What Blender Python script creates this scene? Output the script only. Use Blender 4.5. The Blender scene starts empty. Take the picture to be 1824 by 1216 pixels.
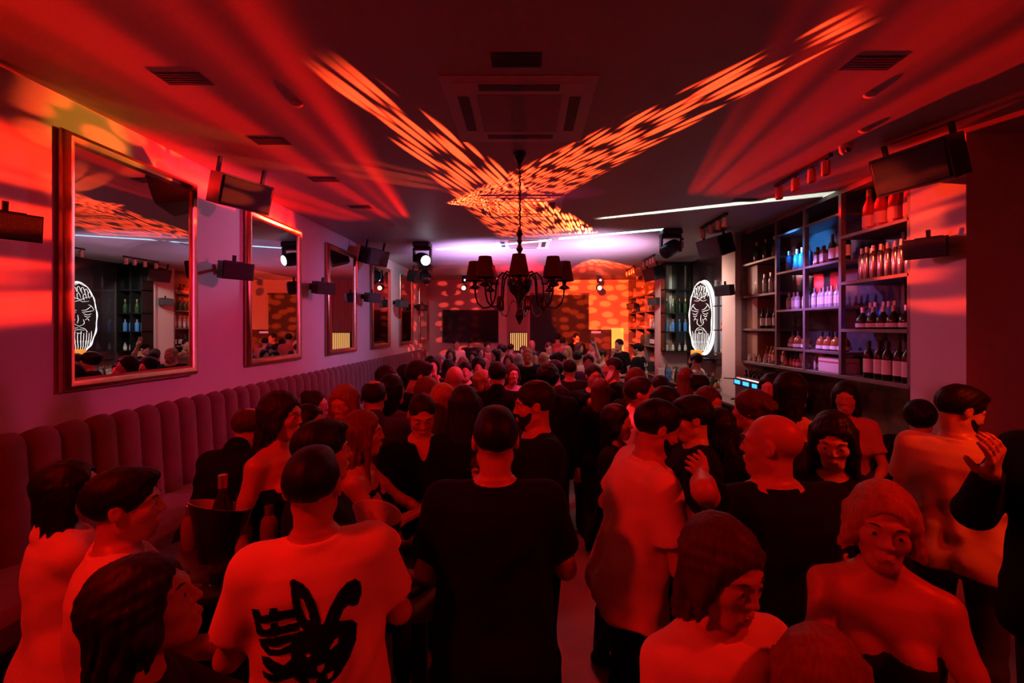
import bpy, math, random
import numpy as np
from mathutils import Vector, Matrix
R = math.radians
PI = math.pi
rnd = random.Random(7)
SC = bpy.context.scene
COL = SC.collection

# ------------------------------------------------------------------ camera, world, exposure
cam_d = bpy.data.cameras.new('camera'); cam = bpy.data.objects.new('camera', cam_d); COL.objects.link(cam)
cam.location = (0, 0, 2.1); cam.rotation_euler = (R(90), 0, 0)
cam_d.lens = 16; cam_d.sensor_width = 36; cam_d.shift_x = -24/1824; cam_d.shift_y = -24/1824
cam_d.clip_start = .05
SC.camera = cam
w = bpy.data.worlds.new('world'); SC.world = w; w.use_nodes = True
w.node_tree.nodes['Background'].inputs[0].default_value = (.3, .004, .008, 1)
w.node_tree.nodes['Background'].inputs[1].default_value = .004
vs = SC.view_settings
SC.display_settings.display_device = 'sRGB'
vs.view_transform = 'Standard'; vs.look = 'None'; vs.gamma = 1; vs.use_curve_mapping = False
vs.exposure = 0.0
SC.cycles.max_bounces = 5; SC.cycles.diffuse_bounces = 2; SC.cycles.glossy_bounces = 4
SC.cycles.transmission_bounces = 5; SC.cycles.sample_clamp_indirect = 2.0
SC.cycles.caustics_reflective = False; SC.cycles.caustics_refractive = False

CH = 3.59        # ceiling height
def P(px, py, Y): return Vector(((px-936)/810.7*Y, Y, 2.1+(584-py)/810.7*Y))

# ------------------------------------------------------------------ lights
def light(name, kind, loc, col, power, aim=None, size=.1, spot=60, blend=.3, parent=None):
    d = bpy.data.lights.new(name, kind); d.color = col; d.energy = power
    if kind == 'AREA': d.size = size
    else: d.shadow_soft_size = size
    if kind == 'SPOT': d.spot_size = R(spot); d.spot_blend = blend
    o = bpy.data.objects.new(name, d); COL.objects.link(o); o.location = loc
    if aim is not None:
        o.rotation_euler = (Vector(aim)-Vector(loc)).to_track_quat('-Z', 'Y').to_euler()
    return o

def gobo(o, kind, scale=(20, 20), thr=.35, soft=.08, floor=0.0, rand=.6, wid=None, vr=None, vpow=0, vref=.06):
    """a projector's slide: a pattern in the lamp's own beam directions; wid=(a0, v0, k): half width a0+(v-v0)*k, vr: lower and upper edge, vpow: graded density"""
    d = o.data; d.use_nodes = True; nt = d.node_tree; n = nt.nodes; L = nt.links
    em = n['Emission']
    tc = n.new('ShaderNodeTexCoord'); sp = n.new('ShaderNodeSeparateXYZ'); L.new(tc.outputs['Normal'], sp.inputs[0])
    def m(op, a, b=None, c=None):
        q = n.new('ShaderNodeMath'); q.operation = op
        for i, v in enumerate((a, b, c)):
            if v is None: continue
            if isinstance(v, (int, float)): q.inputs[i].default_value = v
            else: L.new(v, q.inputs[i])
        return q.outputs[0]
    def ramp(val, a, b, lo, hi):
        mr = n.new('ShaderNodeMapRange'); mr.interpolation_type = 'SMOOTHSTEP'; L.new(val, mr.inputs['Value'])
        mr.inputs['From Min'].default_value = a; mr.inputs['From Max'].default_value = b; mr.inputs['To Min'].default_value = lo; mr.inputs['To Max'].default_value = hi
        return mr.outputs[0]
    u = m('DIVIDE', sp.outputs[0], sp.outputs[2]); v = m('MULTIPLY', m('DIVIDE', sp.outputs[1], sp.outputs[2]), -1.0)
    cb = n.new('ShaderNodeCombineXYZ')
    L.new(m('MULTIPLY', u, scale[0]), cb.inputs[0]); L.new(m('MULTIPLY', v, scale[1]), cb.inputs[1])
    if kind == 'dots':
        t = n.new('ShaderNodeTexVoronoi'); t.inputs['Scale'].default_value = 1; t.inputs['Randomness'].default_value = rand; t.voronoi_dimensions = '2D'
        L.new(cb.outputs[0], t.inputs['Vector']); out = ramp(t.outputs['Distance'], thr-soft, thr+soft, 1, floor)
    elif kind == 'bars':
        t = n.new('ShaderNodeTexNoise'); t.inputs['Scale'].default_value = 1; t.inputs['Detail'].default_value = 1
        L.new(cb.outputs[0], t.inputs['Vector']); out = ramp(t.outputs[0], thr-soft, thr+soft, floor, 1)
    else: out = ramp(v, -9, -8, 0, 1)
    if wid:
        a = m('ADD', m('MULTIPLY', m('SUBTRACT', v, wid[1]), wid[2]), wid[0]); rr = m('DIVIDE', m('ABSOLUTE', u), m('MAXIMUM', a, .001)); out = m('MULTIPLY', out, ramp(rr, .85, 1.05, 1, 0))
    if vr:
        e = (vr[1]-vr[0])*.06 if len(vr) < 3 else vr[2]; out = m('MULTIPLY', out, m('MULTIPLY', ramp(v, vr[0]-e, vr[0]+e, 0, 1), ramp(v, vr[1]-e, vr[1]+e, 1, 0)))
    if vpow: out = m('MULTIPLY', out, m('MINIMUM', m('POWER', m('DIVIDE', vref, m('MAXIMUM', v, .005)), vpow), 3.0))
    L.new(out, em.inputs['Strength'])
    return o
RED = (1, .012, .006); ORG = (1, .045, .01); PNK = (1, .05, .22); WHT = (.62, .55, 1.0); VIO = (.45, .12, 1)
# red wash: ceiling fixtures over the front of the crowd
light('wash_light', 'SPOT', (-1.9, .2, 3.5), (1, .005, .002), 185, aim=(-.7, 2.2, 1.2), size=.12, spot=95, blend=.8)
light('wash_light', 'SPOT', (2.6, .4, 3.5), (1, .007, .002), 165, aim=(1.0, 2.6, 1.2), size=.12, spot=95, blend=.8)
light('wash_light', 'SPOT', (.2, 4.6, 3.5), (1, .012, .02), 120, aim=(.2, 4.4, .8), size=.12, spot=120, blend=.8)
light('wash_light', 'AREA', (.3, -2.3, 3.0), (1, .004, .002), 1.5, aim=(.2, 3.0, 1.0), size=1.0)
# moving heads, with two added violet uplights among them
L1 = (-1.72, 7.75, 3.27)
R1 = (2.1, 6.7, 3.27)
gobo(light('moving_beam', 'SPOT', (-2.0, 8.8, 3.43), (.35, .8, 1.0), 110000, aim=(1.97, 6.93, 3.43), size=.004, spot=50, blend=.1), 'plain', wid=(.013, .03, .4), vr=(.034, .5, .002), vpow=3, vref=.05)
gobo(light('moving_beam', 'SPOT', (-1.6, 7.45, 3.43), (.85, 1, .8), 22000, aim=(3.39, 5.05, 3.43), size=.004, spot=50, blend=.1), 'plain', wid=(.017, .03, .0), vr=(.0283, .055, .001), vpow=3, vref=.05)
light('violet_wash', 'SPOT', (-.9, 8.6, 2.6), (.72, .42, 1.0), 240, aim=(-.8, 8.9, 3.59), size=.04, spot=134, blend=.6)  # added uplight in mid-air, no fixture: lilac glow on the ceiling
light('violet_wash', 'SPOT', (1.3, 8.1, 2.6), (.9, .5, .85), 200, aim=(1.2, 8.3, 3.59), size=.04, spot=134, blend=.6)  # second added uplight, likewise hung on nothing
light('white_spill', 'SPOT', (-1.9, 8.3, 3.25), (.8, .75, 1), 120, aim=(-2.97, 9.9, 2.9), size=.03, spot=60, blend=.8)
light('white_spill', 'SPOT', (-1.7, 6.6, 3.3), (.6, .5, 1), 60, aim=(-2.97, 4.5, 2.95), size=.03, spot=34, blend=.8)
light('pink_wash', 'SPOT', (0, 9.5, 3.4), (1, .06, .22), 130, aim=(0, 10, 1.5), size=.05, spot=130, blend=.8)
gobo(light('streak_light', 'SPOT', L1, (1, .006, .002), 11000, aim=(-3.1, 2.0, 3.27), size=.01, spot=60, blend=.3), 'bars', scale=(11, 1.5), thr=.5, soft=.12, floor=.15, wid=(.36, .03, 0), vr=(.02, .2, .02), vpow=2.8, vref=.06)
gobo(light('streak_light', 'SPOT', R1, (1, .006, .002), 7000, aim=(3.2, 1.6, 3.27), size=.01, spot=60, blend=.3), 'bars', scale=(11, 1.5), thr=.5, soft=.12, floor=.15, wid=(.42, .03, 0), vr=(.02, .2, .02), vpow=2.8, vref=.06)
gobo(light('streak_light', 'SPOT', (2.1, 6.5, 3.2), (1, .02, .004), 6000, aim=(-2.97, 1.95, 2.78), size=.02, spot=30, blend=.3), 'bars', scale=(1.5, 34), thr=.44, soft=.04, floor=.03, wid=(.17, 0, 0), vr=(-.105, .07, .01))
gobo(light('streak_light', 'SPOT', (-1.7, 7.6, 3.2), (1, .035, .008), 2600, aim=(3.37, 3.7, 2.9), size=.02, spot=13, blend=.3), 'bars', scale=(4, 34), thr=.5, soft=.06, floor=.05)
# the two crossing lattices of ovals on the ceiling
gobo(light('gobo_projector', 'SPOT', (2.0, 12.75, 3.2), (1, .055, .012), 160000, aim=(2.0-.292, 12.75-.956, 3.2), size=.002, spot=26, blend=.1), 'dots', scale=(135, 250), thr=.37, soft=.12, wid=(.014, .037, 4.0), vr=(.0370, .069, .0008), vpow=3.0, vref=.055)
gobo(light('gobo_projector', 'SPOT', (-1.5, 7.5, 3.2), (1, .055, .012), 52000, aim=(-1.5+.506, 7.5-.863, 3.2), size=.002, spot=38, blend=.1), 'dots', scale=(90, 130), thr=.37, soft=.12, wid=(.020, .064, 2.0), vr=(.0640, .19, .0013), vpow=2.7, vref=.085)
# ovals on the back wall and far bar
gobo(light('gobo_projector', 'SPOT', (1.2, 8.9, 3.3), (1, .045, .006), 9000, aim=(2.7, 14.0, 2.75), size=.01, spot=44, blend=.2), 'dots', scale=(11, 20), thr=.34, soft=.06, floor=.28)
gobo(light('gobo_projector', 'SPOT', (.2, 8.9, 3.3), (1, .05, .03), 1500, aim=(-2.9, 13.0, 2.6), size=.01, spot=46, blend=.2), 'dots', scale=(11, 20), thr=.26, soft=.06, floor=.03)
# back of the room
light('red_wash', 'POINT', (0, 11.5, 3.2), (1, .012, .03), 70, size=.04)
light('pink_wash', 'SPOT', (1.6, 5.0, 3.4), (1, .05, .25), 320, aim=(-2.97, 5.2, 1.3), size=.06, spot=78, blend=1)
light('violet_wash', 'SPOT', (1.2, 7.6, 3.3), (.6, .33, 1), 170, aim=(-2.97, 7.6, 2.2), size=.06, spot=50, blend=1)
light('pink_wash', 'SPOT', (-1.6, 4.4, 3.3), (1, .12, .3), 190, aim=(3.4, 4.3, 1.7), size=.06, spot=46, blend=1)
light('bar_fill', 'SPOT', (2.3, 5.8, 3.3), (.05, .4, 1), 700, aim=(3.6, 5.75, 3.1), size=.04, spot=26, blend=.6)
light('bar_fill', 'SPOT', (2.3, 5.5, 3.1), (.6, .25, 1), 220, aim=(3.6, 5.3, 2.3), size=.04, spot=55, blend=.8)
light('bar_fill', 'AREA', (2.55, 8.0, 3.3), (1, .55, .38), 34, aim=(2.9, 8.2, 1.1), size=.5)  # added area fill to lift the bar pillars, no fixture of its own
light('orange_wash', 'SPOT', (3.0, .9, 3.4), (1, .05, .004), 170, aim=(1.9, 2.1, 1.3), size=.08, spot=45, blend=.7)
light('bar_fill', 'SPOT', (2.0, 3.0, 3.4), (1, .06, .02), 130, aim=(3.6, 4.4, 2.9), size=.05, spot=34, blend=.6)
light('bar_fill', 'SPOT', (2.2, 8.6, 3.2), (1, .6, .55), 110, aim=(3.28, 7.35, 2.2), size=.05, spot=60, blend=.8)
light('bar_fill', 'SPOT', (2.0, 9.4, 3.2), (1, .5, .45), 100, aim=(3.17, 10.85, 2.2), size=.05, spot=50, blend=.8)
light('bar_fill', 'SPOT', (1.5, 5.4, 3.3), (1, .45, .4), 90, aim=(3.28, 7.3, 2.0), size=.05, spot=24, blend=.8)
light('floor_spot', 'SPOT', (.45, 3.9, 3.45), (1, .25, .3), 26, aim=(.3, 3.0, 0), size=.04, spot=15, blend=.7)
light('floor_spot', 'SPOT', (.4, 3.0, 3.5), (1, .02, .03), 170, aim=(.35, 3.2, 0), size=.04, spot=34, blend=.7)
gobo(light('streak_light', 'SPOT', (2.1, 6.7, 3.25), (1, .07, .012), 2600, aim=(-2.97, 3.45, 3.36), size=.01, spot=13, blend=.4), 'dots', scale=(16, 34), thr=.36, soft=.08, floor=.02)
light('streak_light', 'SPOT', (1.9, 6.2, 3.2), (1, .42, .02), 700, aim=(-2.97, 3.12, 3.42), size=.02, spot=6, blend=.6)
light('bar_fill', 'SPOT', (2.6, 9.2, 3.3), (.95, 1, .85), 60, aim=(3.4, 10.5, 2.5), size=.04, spot=60, blend=.6)  # added to brighten the pale cabinet back, no lamp stands here


# ------------------------------------------------------------------ materials
MATS = {}
def mat(name, col, rough=.6, metal=0, noise=0, scale=8, bump=0, emit=None, es=0, trans=0, spec=.5, stretch=(1, 1, 1), col2=None, coat=0, sheen=0):
    if name in MATS: return MATS[name]
    m = bpy.data.materials.new(name); m.use_nodes = True; nt = m.node_tree; b = nt.nodes['Principled BSDF']
    b.inputs['Base Color'].default_value = (*col, 1); b.inputs['Roughness'].default_value = rough
    b.inputs['Metallic'].default_value = metal; b.inputs['Specular IOR Level'].default_value = spec
    b.inputs['Transmission Weight'].default_value = trans
    if coat: b.inputs['Coat Weight'].default_value = coat
    if sheen: b.inputs['Sheen Weight'].default_value = sheen
    if noise or bump or col2:
        tc = nt.nodes.new('ShaderNodeTexCoord'); mp = nt.nodes.new('ShaderNodeMapping'); mp.inputs['Scale'].default_value = stretch
        nz = nt.nodes.new('ShaderNodeTexNoise'); nz.inputs['Scale'].default_value = scale; nz.inputs['Detail'].default_value = 4
        nt.links.new(tc.outputs['Object'], mp.inputs[0]); nt.links.new(mp.outputs[0], nz.inputs['Vector'])
        if noise or col2:
            r = nt.nodes.new('ShaderNodeValToRGB')
            c2 = col2 or tuple(max(0, c*(1-noise)) for c in col)
            r.color_ramp.elements[0].color = (*c2, 1); r.color_ramp.elements[1].color = (*col, 1)
            r.color_ramp.elements[0].position = .35; r.color_ramp.elements[1].position = .65
            nt.links.new(nz.outputs[0], r.inputs[0]); nt.links.new(r.outputs[0], b.inputs['Base Color'])
        if bump:
            bp = nt.nodes.new('ShaderNodeBump'); bp.inputs['Strength'].default_value = bump; bp.inputs['Distance'].default_value = .01
            nt.links.new(nz.outputs[0], bp.inputs['Height']); nt.links.new(bp.outputs[0], b.inputs['Normal'])
    if emit:
        b.inputs['Emission Color'].default_value = (*emit, 1); b.inputs['Emission Strength'].default_value = es
    MATS[name] = m; return m
M_wall = mat('painted_plaster', (.62, .56, .56), .75, noise=.06, scale=2, bump=.06)
M_ceil = mat('ceiling_paint', (.55, .5, .5), .55, noise=.04, scale=3)
M_floor = mat('polished_concrete', (.3, .27, .26), .28, noise=.35, scale=1.6, bump=.05)
M_velvet = mat('red_velvet', (.16, .04, .05), .8, noise=.2, scale=5, bump=.1, sheen=.3)
M_bronze = mat('brushed_bronze', (.62, .33, .22), .28, metal=.9, noise=.15, scale=14)
M_mirror = mat('mirror_silver', (.82, .82, .84), .0, metal=1)
M_blackp = mat('black_plastic', (.012, .012, .013), .45, noise=.3, scale=20)
M_grille = mat('speaker_grille', (.02, .02, .022), .6, bump=.5, scale=160)
M_blackm = mat('black_metal', (.02, .02, .022), .35, metal=.6)
M_steel = mat('brushed_steel', (.6, .6, .62), .25, metal=1, noise=.1, scale=30)
M_shelf = mat('dark_steel_shelf', (.2, .17, .18), .4, metal=.3, noise=.2, scale=10)
M_back = mat('smoked_mirror', (.16, .13, .17), .12, metal=.75)
M_black = mat('black_lacquer', (.01, .009, .01), .3)
M_acw = mat('ac_white_plastic', (.82, .8, .8), .5, noise=.05)
M_acd = mat('ac_dark_grille', (.03, .03, .03), .6, bump=.4, scale=90)
M_wood = mat('dark_table_wood', (.06, .03, .02), .35, noise=.5, scale=6, stretch=(1, 8, 1))
M_glass = mat('clear_glass', (.9, .92, .95), .03, trans=.95, spec=.5)
M_copper = mat('track_spot_copper', (.75, .32, .22), .35, metal=.8)
M_white = mat('white_ceramic', (.75, .73, .72), .35)

# ------------------------------------------------------------------ mesh helpers
class MB:
    def __init__(s): s.v = []; s.f = []; s.mi = []; s.cur = 0
    def add(s, vs, fs):
        o = len(s.v); s.v += [tuple(q) for q in vs]; s.f += [tuple(i+o for i in f) for f in fs]; s.mi += [s.cur]*len(fs)
    def box(s, a, b, bev=0, M=None):
        x0, y0, z0 = a; x1, y1, z1 = b
        c = Vector(((x0+x1)/2, (y0+y1)/2, (z0+z1)/2)); h = (abs(x1-x0)/2, abs(y1-y0)/2, abs(z1-z0)/2)
        if bev <= 0:
            vs = [Vector((sx*h[0], sy*h[1], sz*h[2]))+c for sx in (-1, 1) for sy in (-1, 1) for sz in (-1, 1)]
            fs = [(0, 1, 3, 2), (4, 6, 7, 5), (0, 4, 5, 1), (2, 3, 7, 6), (0, 2, 6, 4), (1, 5, 7, 3)]
        else:
            bev = min(bev, *[q*.9 for q in h]); vs = []; fs = []; ix = {}
            for sx in (-1, 1):
                for sy in (-1, 1):
                    for sz in (-1, 1):
                        for ax in range(3):
                            q = [sx*(h[0]-bev), sy*(h[1]-bev), sz*(h[2]-bev)]
                            q[ax] = (sx, sy, sz)[ax]*h[ax]
                            ix[(sx, sy, sz, ax)] = len(vs); vs.append(Vector(q)+c)
            for ax in range(3):
                o1, o2 = [k for k in range(3) if k != ax]
                for sg in (-1, 1):
                    f = []
                    for a1, a2 in ((-1, -1), (1, -1), (1, 1), (-1, 1)):
                        t = [0, 0, 0]; t[ax] = sg; t[o1] = a1; t[o2] = a2; f.append(ix[(*t, ax)])
                    fs.append(f)
                for a1 in (-1, 1):
                    for a2 in (-1, 1):
                        t0 = [0, 0, 0]; t0[ax] = -1; t0[o1] = a1; t0[o2] = a2; t1 = list(t0); t1[ax] = 1
                        fs.append([ix[(*t0, o1)], ix[(*t1, o1)], ix[(*t1, o2)], ix[(*t0, o2)]])
            for sx in (-1, 1):
                for sy in (-1, 1):
                    for sz in (-1, 1): fs.append([ix[(sx, sy, sz, k)] for k in range(3)])
        if M is not None: vs = [M @ q for q in vs]
        s.add(vs, fs); return s
    def tube(s, pts, r, n=10, cap=True):
        pts = [Vector(q) for q in pts]; rs = r if isinstance(r, (list, tuple)) else [r]*len(pts)
        up = None; vs = []; fs = []
        for i, q in enumerate(pts):
            t = (pts[min(i+1, len(pts)-1)]-pts[max(i-1, 0)])
            t = t.normalized() if t.length > 1e-9 else Vector((0, 0, 1))
            if up is None: up = Vector((0, 0, 1)) if abs(t.z) < .9 else Vector((1, 0, 0))
            a = t.cross(up)
            if a.length < 1e-6: a = t.orthogonal()
            a.normalize(); b = a.cross(t); up = b
            for k in range(n):
                th = 2*PI*k/n; vs.append(q+(a*math.cos(th)+b*math.sin(th))*rs[i])
        for i in range(len(pts)-1):
            for k in range(n): fs.append((i*n+k, i*n+(k+1) % n, (i+1)*n+(k+1) % n, (i+1)*n+k))
        if cap: fs.append(tuple(range(n))[::-1]); fs.append(tuple(range((len(pts)-1)*n, len(pts)*n)))
        s.add(vs, fs); return s
    def lathe(s, prof, n=16, c=(0, 0, 0), M=None):
        vs = []; fs = []
        for (r, z) in prof:
            for k in range(n):
                th = 2*PI*k/n; vs.append(Vector((r*math.cos(th), r*math.sin(th), z)))
        for i in range(len(prof)-1):
            for k in range(n): fs.append((i*n+k, i*n+(k+1) % n, (i+1)*n+(k+1) % n, (i+1)*n+k))
        fs.append(tuple(range(n))[::-1]); fs.append(tuple(range((len(prof)-1)*n, len(prof)*n)))
        if M is not None: vs = [M @ q for q in vs]
        c = Vector(c); s.add([q+c for q in vs], fs); return s
    def prism(s, poly, ax, a, b, M=None):
        """poly: 2D outline in the two other axes, extruded along ax from a to b"""
        n = len(poly); vs = []
        for t in (a, b):
            for (u, v) in poly:
                q = [0, 0, 0]; o1, o2 = [k for k in range(3) if k != ax]; q[o1] = u; q[o2] = v; q[ax] = t; vs.append(Vector(q))
        fs = [tuple(range(n)), tuple(range(2*n-1, n-1, -1))]+[(k, (k+1) % n+0, (k+1) % n+n, k+n) for k in range(n)]
        if M is not None: vs = [M @ q for q in vs]
        s.add(vs, fs); return s
    def build(s, name, m, parent=None, smooth=False, loc=None, rz=0):
        me = bpy.data.meshes.new(name); me.from_pydata(s.v, [], s.f)
        import bmesh
        bm = bmesh.new(); bm.from_mesh(me); bmesh.ops.recalc_face_normals(bm, faces=bm.faces); bm.to_mesh(me); bm.free()
        ms = m if isinstance(m, (list, tuple)) else [m]
        for q in ms: me.materials.append(q)
        if len(ms) > 1: me.polygons.foreach_set('material_index', s.mi)
        if smooth:
            me.polygons.foreach_set('use_smooth', [True]*len(me.polygons))
            me.set_sharp_from_angle(angle=R(40))
        o = bpy.data.objects.new(name, me); COL.objects.link(o)
        if parent is not None: o.parent = parent
        if loc is not None: o.location = loc
        if rz: o.rotation_euler.z = rz
        return o
def tag(o, label=None, cat=None, group=None, kind=None):
    if label: o['label'] = label
    if cat: o['category'] = cat
    if group: o['group'] = group
    if kind: o['kind'] = kind
    return o
def empty(name, loc=(0, 0, 0), rz=0, **kw):
    o = bpy.data.objects.new(name, None); COL.objects.link(o); o.location = loc; o.rotation_euler = (0, 0, rz); o.empty_display_size = .05
    return tag(o, **kw)
def struct(name, mb, m, **kw):
    o = mb.build(name, m, **kw); o['kind'] = 'structure'; return o
def dup(o, loc=None, rz=None, label=None, group=None, parent=None, mats=None):
    r = o.copy(); COL.objects.link(r)
    if loc is not None: r.location = loc
    if rz is not None: r.rotation_euler = (0, 0, rz)
    if label: r['label'] = label
    if group: r['group'] = group
    if parent is not None: r.parent = parent
    for ch in o.children:
        c = ch.copy(); COL.objects.link(c); c.parent = r
        for g in ch.children:
            d = g.copy(); COL.objects.link(d); d.parent = c
    return r

# ------------------------------------------------------------------ room shell
XL, YB = -2.97, 14.1
struct('floor', MB().box((-3.2, -2.6, -.1), (4.6, YB+.2, 0)), M_floor)
struct('ceiling', MB().box((-3.2, -2.6, CH), (4.6, YB+.2, CH+.12)), M_ceil)
struct('wall_left', MB().box((XL-.2, -2.6, 0), (XL, YB, CH)), M_wall)
struct('wall_front', MB().box((-3.2, -2.8, 0), (4.6, -2.6, CH)), M_wall)
struct('wall_back', MB().box((-3.2, YB, 0), (4.6, YB+.2, CH)), M_wall)
struct('wall_right', MB().box((4.3, -2.6, 0), (4.5, 3.48, CH)), M_wall)
struct('trim_1', MB().box((3.37, 3.48, 0), (4.5, 3.985, CH)), M_wall)          # pier beside the back bar
struct('wall_right_bar', MB().box((3.76, 3.985, 0), (4.0, YB, CH)), mat('bar_wall_paint', (.12, .07, .06), .5))
struct('trim_2', MB().box((3.28, 7.12, 0), (3.76, 7.6, CH)), M_wall)
struct('trim_3', MB().box((3.17, 10.58, 0), (3.76, 11.15, CH)), M_wall)

# ------------------------------------------------------------------ back wall
M_pil = mat('pilaster_paint', (.6, .5, .5), .6)
struct('trim_4', MB().box((-.83, YB-.12, 0), (-.57, YB+.02, CH)), M_pil)
struct('trim_5', MB().box((.06, YB-.12, 0), (.14, YB+.02, CH)), M_pil)
m = MB(); m.box((-.57, YB-.03, 0), (.06, YB+.01, CH))
for k in range(14): m.box((-.555+k*.045, YB-.07, 0), (-.53+k*.045, YB-.03, CH))
tag(m.build('slatted_wall_panel', mat('slat_paint', (.42, .3, .3), .5)), 'tall pink ribbed panel on the back wall between two pilasters', 'wall panel')
g = empty('lit_grille', (-.2, YB-.1, 1.68), label='square grille of glowing yellow vertical strips on the back wall', cat='light')
MB().box((-.3, -.0, -.3), (.3, .03, .3)).build('frame', M_blackp, g)
for k in range(9): MB().box((-.265+k*.06, -.02, -.27), (-.235+k*.06, 0, .27)).build('light_strip', mat('warm_strip', (.9, .7, .3), emit=(1, .55, .16), es=.8), g)
g = empty('television', (-1.68, YB-.02, 2.16), label='large switched-off television on the back wall', cat='television')
MB().box((-.87, -.06, -.5), (.87, 0, .5), .01).build('casing', M_blackp, g)
MB().box((-.84, -.066, -.47), (.84, -.058, .47)).build('screen', mat('dark_screen', (.012, .008, .014), .12), g)
g = empty('dj_recess', (1.03, YB-.3, 0), label='tall black box as the dark DJ recess in the middle of the back wall', cat='recess')  # solid black box put where the wall has a dark recess
MB().box((-.89, -.0, 0), (.89, .29, 3.12)).build('panel', mat('recess_black', (.012, .01, .012), .8, noise=.4), g)
MB().box((-.9, -.03, 3.1), (.9, .29, 3.16)).build('top_rail', M_blackm, g)
g = empty('door_leaf', (2.31, YB-.01, 0), label='dark exit door at the right end of the back wall', cat='door')
MB().box((-.31, -.05, 0), (.31, 0, 2.0)).build('panel', mat('dark_door', (.03, .02, .04), .4), g)
MB().box((-.36, -.07, 0), (-.31, 0, 2.05)).box((.31, -.07, 0), (.34, 0, 2.05)).box((-.36, -.07, 2.0), (.34, 0, 2.05)).build('frame', M_blackm, g)
MB().tube([(.2, -.05, .95), (.2, -.1, .95), (.2, -.1, 1.1), (.2, -.05, 1.1)], .01, 6).build('handle', M_steel, g)
tag(MB().box((2.03, YB-.09, 1.94), (2.32, YB-.06, 2.0)).build('door_sign', mat('pink_sign', (.8, .5, .6), emit=(1, .4, .6), es=.25)), 'small pale pink sign plate over the dark exit door', 'sign')
tag(MB().box((2.66, YB-.04, .5), (3.03, YB-.005, 2.1), .005).build('lit_opening', mat('amber_glow', (.9, .6, .2), emit=(1, .42, .06), es=1.1)), 'glowing amber panel as a lit opening beside the exit door at the bar end', 'lit opening')

# ------------------------------------------------------------------ banquette along the left wall
g = empty('banquette', (XL+.005, 0, 0), label='long red velvet banquette with vertical channels along the left wall', cat='banquette')
m = MB(); y0, y1, wch = -.6, 13.2, .19; n = int((y1-y0)/wch); pts = []
NA = 8
prof = []   # (height fraction offset) profile of one channel, extruded in z with a rounded top
for c in range(n):
    yc = y0+c*wch
    rows = []
    for j in range(NA+1):
        t = j/NA; bul = math.sin(PI*t)**.6 if 0 < t < 1 else 0
        yy = yc+wch*t
        dep = .07+.07*bul; top = 1.50-.03*(1-bul)
        rows.append([(0.0, yy, top-.02), (dep*.45, yy, top+.012), (dep*.85, yy, top-.015), (dep, yy, top-.06), (dep+.02, yy, 1.1), (dep+.04, yy, .78)])
    vs = [q for r_ in rows for q in r_]; k = 6
    fs = [(a*k+b, (a+1)*k+b, (a+1)*k+b+1, a*k+b+1) for a in range(NA) for b in range(k-1)]
    m.add(vs, fs)
m.box((0.001, y0, .0), (.07, y1, 1.44))
m.build('backrest', M_velvet, g, smooth=True)
MB().box((.0, y0, .60), (.62, y1, .80), .05).build('seat', M_velvet, g, smooth=True)
MB().box((.0, y0, 0), (.54, y1, .60)).build('base', M_blackp, g)

# ------------------------------------------------------------------ mirrors
where = ['nearest, reflecting the bar and the bearded face sign', 'second from the camera', 'third from the camera', 'fourth from the camera, above the crowd', 'fifth from the camera', 'furthest from the camera, near the back corner']
def make_mirror():
    t = empty('wall_mirror'); W, H, fw = 1.16, 1.68, .085
    # frame: rounded moulding, mitred
    m = MB(); prof = [(0, 0), (.0, .022), (.012, .04), (.035, .052), (.06, .045), (.078, .026), (fw, .02), (fw, 0)]
    cs = [(0, 0), (W, 0), (W, H), (0, H)]; vs = []; inn = [(1, 1), (-1, 1), (-1, -1), (1, -1)]
    for (cy, cz), (sy, sz) in zip(cs, inn):
        for (d, x) in prof: vs.append((x, cy+sy*d, cz+sz*d))
    k = len(prof); fs = []
    for i in range(4):
        for j in range(k-1): fs.append((i*k+j, ((i+1) % 4)*k+j, ((i+1) % 4)*k+j+1, i*k+j+1))
    m.add(vs, fs); m.build('frame', M_bronze, t, smooth=True)
    MB().box((.002, fw-.01, fw-.01), (.02, W-fw+.01, H-fw+.01)).build('glass', M_mirror, t)
    return t
mir0 = make_mirror()
for i, y in enumerate([2.88, 4.79, 6.73, 8.69, 10.67, 12.6]):
    t = mir0 if i == 0 else dup(mir0)
    t.location = (XL+.012, y, 1.69); t.rotation_euler = (0, 0, [R(-.95), 0, 0, 0, 0, 0][i])
    tag(t, 'tall bronze-framed mirror, '+where[i], 'mirror', 'bronze-framed mirrors on the left wall')

# ------------------------------------------------------------------ speakers
def make_speaker(sz, hung):
    t = empty('wall_speaker'); w_, h_, d_ = .46*sz, .26*sz, .27*sz
    # wedge cabinet: trapezoid in plan, front (grille) toward -Y
    m = MB(); m.prism([(-w_/2, 0), (w_/2, 0), (w_*.36, d_), (-w_*.36, d_)], 2, -h_/2, h_/2); m.build('cabinet', M_blackp, t)
    MB().box((-w_*.47, -.012*sz, -h_*.44), (w_*.47, .002, h_*.44), .006).build('grille', M_grille, t)
    MB().box((-.02*sz, d_*.45, h_/2), (.02*sz, d_*.6, h_/2+.1*sz)).box((-w_*.3, d_*.4, h_/2), (w_*.3, d_*.65, h_/2+.012)).build('bracket', M_blackm, t) if not hung else None
    if hung: MB().box((-w_*.45, d_*.4, h_/2), (-w_*.40, d_*.5, h_/2+.16)).box((w_*.40, d_*.4, h_/2), (w_*.45, d_*.5, h_/2+.16)).box((-w_*.45, d_*.4, h_/2+.14), (w_*.45, d_*.5, h_/2+.16)).build('bracket', M_blackm, t)
    else: MB().tube([(0, d_*.9, 0), (0, d_+.24, .0)], .022, 8).box((-.05, d_+.2, -.07), (.05, d_+.24, .07)).build('wall_arm', M_blackm, t)
    return t
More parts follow.
